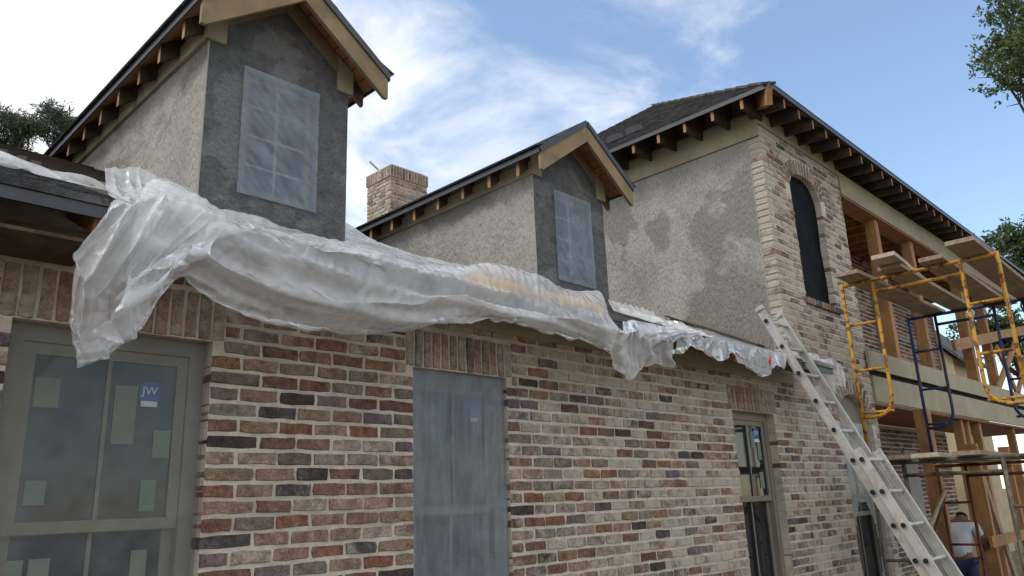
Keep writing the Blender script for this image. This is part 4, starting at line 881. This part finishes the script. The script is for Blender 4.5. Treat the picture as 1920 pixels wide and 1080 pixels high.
# ------------------------------------------------------------------ worker
def skin_obj(name, verts, edges, radii, m, parent=None):
    me = bpy.data.meshes.new(name); me.from_pydata(verts, edges, []); me.update(); o = bpy.data.objects.new(name, me); col.objects.link(o)
    md = o.modifiers.new('skin', 'SKIN'); md.use_smooth_shade = True
    for v, r in zip(me.skin_vertices[0].data, radii): v.radius = r if hasattr(r, '__len__') else (r, r)
    me.skin_vertices[0].data[0].use_root = True
    o.modifiers.new('sub', 'SUBSURF').levels = 2; o.modifiers['sub'].render_levels = 2; me.materials.append(M_[m])
    if parent: o.parent = parent
    return o
def worker():
    px = onX(1800, 1040, 11.9); bx, by = 11.9, float(px[1]); z = GZ
    P0 = lambda x, y, zz: (bx+x, by+y, z+zz)
    # bending forward (towards +X), seen from behind and the side
    V = [P0(0,0,.93), P0(.03,0,1.07), P0(.09,0,1.24), P0(.17,0,1.38), P0(.26,0,1.44), P0(.34,0,1.44), P0(.41,0,1.45),
         P0(.16,.19,1.37), P0(.24,.25,1.10), P0(.46,.2,1.0), P0(.54,.18,.99), P0(.16,-.19,1.37), P0(.23,-.27,1.10), P0(.45,-.22,1.02), P0(.53,-.2,1.02),
         P0(0,.10,.88), P0(.06,.12,.5), P0(0,.12,.1), P0(.12,.13,.05), P0(0,-.10,.88), P0(.02,-.13,.5), P0(-.06,-.13,.1), P0(.06,-.14,.05)]
    E_ = [(0,1),(1,2),(2,3),(3,4),(4,5),(5,6),(3,7),(7,8),(8,9),(9,10),(3,11),(11,12),(12,13),(13,14),(0,15),(15,16),(16,17),(17,18),(0,19),(19,20),(20,21),(21,22)]
    rad = [.14,.14,(.16,.15),(.15,.14),.055,.08,.095,.065,.048,.036,.035,.065,.048,.036,.035,.095,.065,.05,.045,.095,.065,.05,.045]
    body = skin_obj('person', V, E_, rad, 'skin'); tag(body, 'worker in grey shirt and blue jeans bending forward behind the rusty frame', 'person')
    sh = skin_obj('shirt', [V[0], V[1], V[2], V[3], V[7], tuple(np.add(V[7], (np.array(V[8])-V[7])*.55)), V[11], tuple(np.add(V[11], (np.array(V[12])-V[11])*.55))], [(0,1),(1,2),(2,3),(3,4),(4,5),(3,6),(6,7)], [.152,.158,(.178,.168),(.165,.155),.082,.066,.082,.066], 'shirt', body)
    je = skin_obj('jeans', [P0(0,0,.95), V[15], V[16], V[17], V[19], V[20], V[21]], [(0,1),(1,2),(2,3),(0,4),(4,5),(5,6)], [.15,.108,.08,.066,.108,.08,.066], 'jeans', body)
    ha = skin_obj('hair', [P0(.36,0,1.475), P0(.41,0,1.50)], [(0,1)], [.092,.085], 'hair', body)
    for s in (1, -1):
        hand = [np.array(V[10] if s == 1 else V[14])]
        h0 = hand[0]
        for k in range(4):
            f = [h0+np.array([.02, .0, -.0]), h0+np.array([.07, (k-1.5)*.018, -.02-.004*k]), h0+np.array([.095-.004*abs(k-1), (k-1.5)*.02, -.05])]
            skin_obj('finger', [tuple(q) for q in f], [(0,1),(1,2)], [.013,.009,.008], 'skin', body)
        skin_obj('thumb', [tuple(h0), tuple(h0+np.array([.03, s*-.035, -.01])), tuple(h0+np.array([.06, s*-.04, -.03]))], [(0,1),(1,2)], [.014,.011,.009], 'skin', body)
worker()

# ------------------------------------------------------------------ neighbour, trees
nb = empty('neighbouring_house', 'small shingled gable dormer of the house beyond the porch', 'house', loc=(27, 3, GZ))
q0 = onY(1790, 690, 3.0); s_ = 1.0
gx, gz = float(q0[0]), float(q0[2])
boxp('wall', 'siding', nb, (gx-1.6, 2.6, GZ), (gx+1.0, 5.4, gz+.1))
for sg in (-1, 1):
    q = MB(); q.hexa([(gx-2.1, 4.0+sg*1.75, gz-.1), (gx+.9, 4.0+sg*1.75, gz-.1), (gx+.9, 4.0, gz+1.75), (gx-2.1, 4.0, gz+1.75)] if sg < 0 else [(gx-2.1, 4.0, gz+1.75), (gx+.9, 4.0, gz+1.75), (gx+.9, 4.0+1.75, gz-.1), (gx-2.1, 4.0+1.75, gz-.1)],
        [(gx-2.1, 4.0+sg*1.75, gz), (gx+.9, 4.0+sg*1.75, gz), (gx+.9, 4.0, gz+1.87), (gx-2.1, 4.0, gz+1.87)] if sg < 0 else [(gx-2.1, 4.0, gz+1.87), (gx+.9, 4.0, gz+1.87), (gx+.9, 5.75, gz), (gx-2.1, 5.75, gz)]); q.build('roof', 'shingle', nb)
q = MB(); q.mesh([(gx-1.6, 2.6, gz+.1), (gx-1.6, 5.4, gz+.1), (gx-1.6, 4.0, gz+1.6), (gx+.7, 2.6, gz+.1), (gx+.7, 5.4, gz+.1), (gx+.7, 4.0, gz+1.6)], [(0,1,2),(5,4,3),(0,2,5,3),(1,4,5,2)]); q.build('gable', 'siding', nb)
settle(nb)
def leaf_mat(name, c0, c1):
    m = bpy.data.materials.new(name); m.use_nodes = True; nt = m.node_tree; b = nt.nodes['Principled BSDF']; b.inputs['Roughness'].default_value = .55
    a = N(nt, 'ShaderNodeAttribute', attribute_name='rnd'); mx_ = N(nt, 'ShaderNodeMix', data_type='RGBA'); nt.links.new(a.outputs['Fac'], mx_.inputs[0]); mx_.inputs[6].default_value = (*c0, 1); mx_.inputs[7].default_value = (*c1, 1); nt.links.new(mx_.outputs[2], b.inputs['Base Color'])
    tl = N(nt, 'ShaderNodeBsdfTranslucent'); nt.links.new(mx_.outputs[2], tl.inputs[0]); ms = N(nt, 'ShaderNodeMixShader', inp={0: .3}); nt.links.new(b.outputs[0], ms.inputs[1]); nt.links.new(tl.outputs[0], ms.inputs[2]); nt.links.new(ms.outputs[0], nt.nodes['Material Output'].inputs[0])
    return m
M_['leaf'] = leaf_mat('oak_leaves', (.035, .065, .02), (.09, .14, .04)); M_['needle'] = leaf_mat('pine_needles', (.03, .05, .028), (.07, .095, .05))
def tree(name, label, base, height, tips, clump_r, leaves, size, leafm, seed, needle=False, group='trees around the house', trunk_r=.25):
    """tips: clump centres; limbs run from the trunk to every clump"""
    rs = np.random.RandomState(seed); root = empty(name, label, 'tree', group, tuple(base)); b = MB(); base = np.array(base, float)
    tips = [np.array(t, float) for t in tips]; cen = np.mean(tips, axis=0); top = np.array([base[0]*.6+cen[0]*.4, base[1]*.6+cen[1]*.4, max(t[2] for t in tips)-.3])
    trunk = [base+(top-base)*s+np.array([.1*math.sin(5*s), .1*math.cos(4*s), 0]) for s in np.linspace(0, 1, 9)]
    b.tube(trunk, [trunk_r*(1-.85*s) for s in np.linspace(0, 1, 9)], 9)
    for t in tips:
        k = min(8, max(2, int(8*max(.1, (t[2]-base[2]-1.2)/(top[2]-base[2]+.01))))); s0 = trunk[k]
        mid = (s0+t)/2+rs.normal(0, .15, 3)+np.array([0, 0, -.2]); b.tube([s0, mid, t], [trunk_r*.28, trunk_r*.15, trunk_r*.05], 6)
        for _ in range(5):
            e = t+rs.normal(0, clump_r*.5, 3); b.tube([mid*.3+t*.7, e], [trunk_r*.05, .006], 5)
    b.build('trunk', 'bark', root, True)
    n = leaves*len(tips); ctr = np.repeat(np.array(tips), leaves, 0); sub = ctr+rs.normal(0, 1, (n, 3))*clump_r*np.array([.5, .5, .38])
    # sub-clusters
    keyc = sub[rs.randint(0, n, n//14+1)]; near_ = keyc[rs.randint(0, len(keyc), n)]; pos = near_+rs.normal(0, clump_r*.12, (n, 3))
    d1 = rs.normal(0, 1, (n, 3)); d1 /= np.linalg.norm(d1, axis=1)[:, None]; d2 = np.cross(d1, rs.normal(0, 1, (n, 3))); d2 /= np.linalg.norm(d2, axis=1)[:, None]
    L = size*rs.uniform(.6, 1.3, n)[:, None]; wd = (.12 if needle else .48)
    v = np.stack([pos, pos+d1*L*.5+d2*L*wd*.5, pos+d1*L, pos+d1*L*.5-d2*L*wd*.5], 1).reshape(-1, 3)
    me = bpy.data.meshes.new('crown'); me.vertices.add(4*n); me.vertices.foreach_set('co', v.ravel()); me.loops.add(4*n); me.loops.foreach_set('vertex_index', np.arange(4*n)); me.polygons.add(n); me.polygons.foreach_set('loop_start', np.arange(0, 4*n, 4)); me.update(calc_edges=True)
    me.attributes.new('rnd', 'FLOAT', 'FACE').data.foreach_set('value', rs.random(n)); me.materials.append(M_[leafm]); o = bpy.data.objects.new('crown', me); col.objects.link(o); o.parent = root
    settle(root)
rt_ = np.random.RandomState(4)
def blob(px, py, dist, rpx, n):       # clump centres around a point seen at that pixel
    c = at(px, py, dist); r = rpx/F*dist
    return [c+rt_.normal(0, 1, 3)*r*np.array([.55, .55, .5]) for _ in range(n)]
# oak over the right: crown hangs into the frame at the top
oak = [at(x, y, 20+rt_.uniform(-1, 1)) for x, y in ((1880, 20), (1900, 60), (1870, 90), (1855, 125), (1905, 120), (1890, 155), (1925, 20), (1950, 70), (1945, 140), (1960, 0), (1990, 60), (2000, 130), (1930, -60), (2000, -60), (2060, 20), (2070, -80), (1900, 100))]
bo = at(2040, 540, 21); tree('oak_tree', 'spreading oak whose leafy limb hangs above the far roof end', (bo[0], bo[1], GZ), 15, oak, .55, 520, .13, 'leaf', 3, trunk_r=.35)
for i, (px, py, dist, rp_, n, lb) in enumerate(((1905, 470, 26, 40, 9, 'dense green tree behind the far end of the wing roof'), (1890, 620, 27, 50, 12, 'green tree seen through the porch framing'))):
    tp = blob(px+25, py, dist, rp_, n); bo = at(px+50, 800, dist); tree('broadleaf_tree', lb, (bo[0], bo[1], GZ), 10, tp, .7, 600, .16, 'leaf', 20+i, trunk_r=.22)
for i, (px, dist, ys, lb) in enumerate(((20, 30, (225, 250, 235, 260, 275), 'thin-crowned pine at the edge of the roof ridge'), (110, 31, (215, 235, 250, 240, 265), 'taller pine beside the near dormer eave'))):
    tp = [at(px+dx, y, dist+rt_.uniform(-.5, .5)) for y, dx in zip(ys*2, (-15, 12, 30, -30, 0, -8, 22, 38, -38, 10))]; bo = at(px+5, 500, dist); tree('pine_tree', lb, (bo[0], bo[1], GZ), 14, tp, .5, 520, .28, 'needle', 40+i, True, trunk_r=.2)
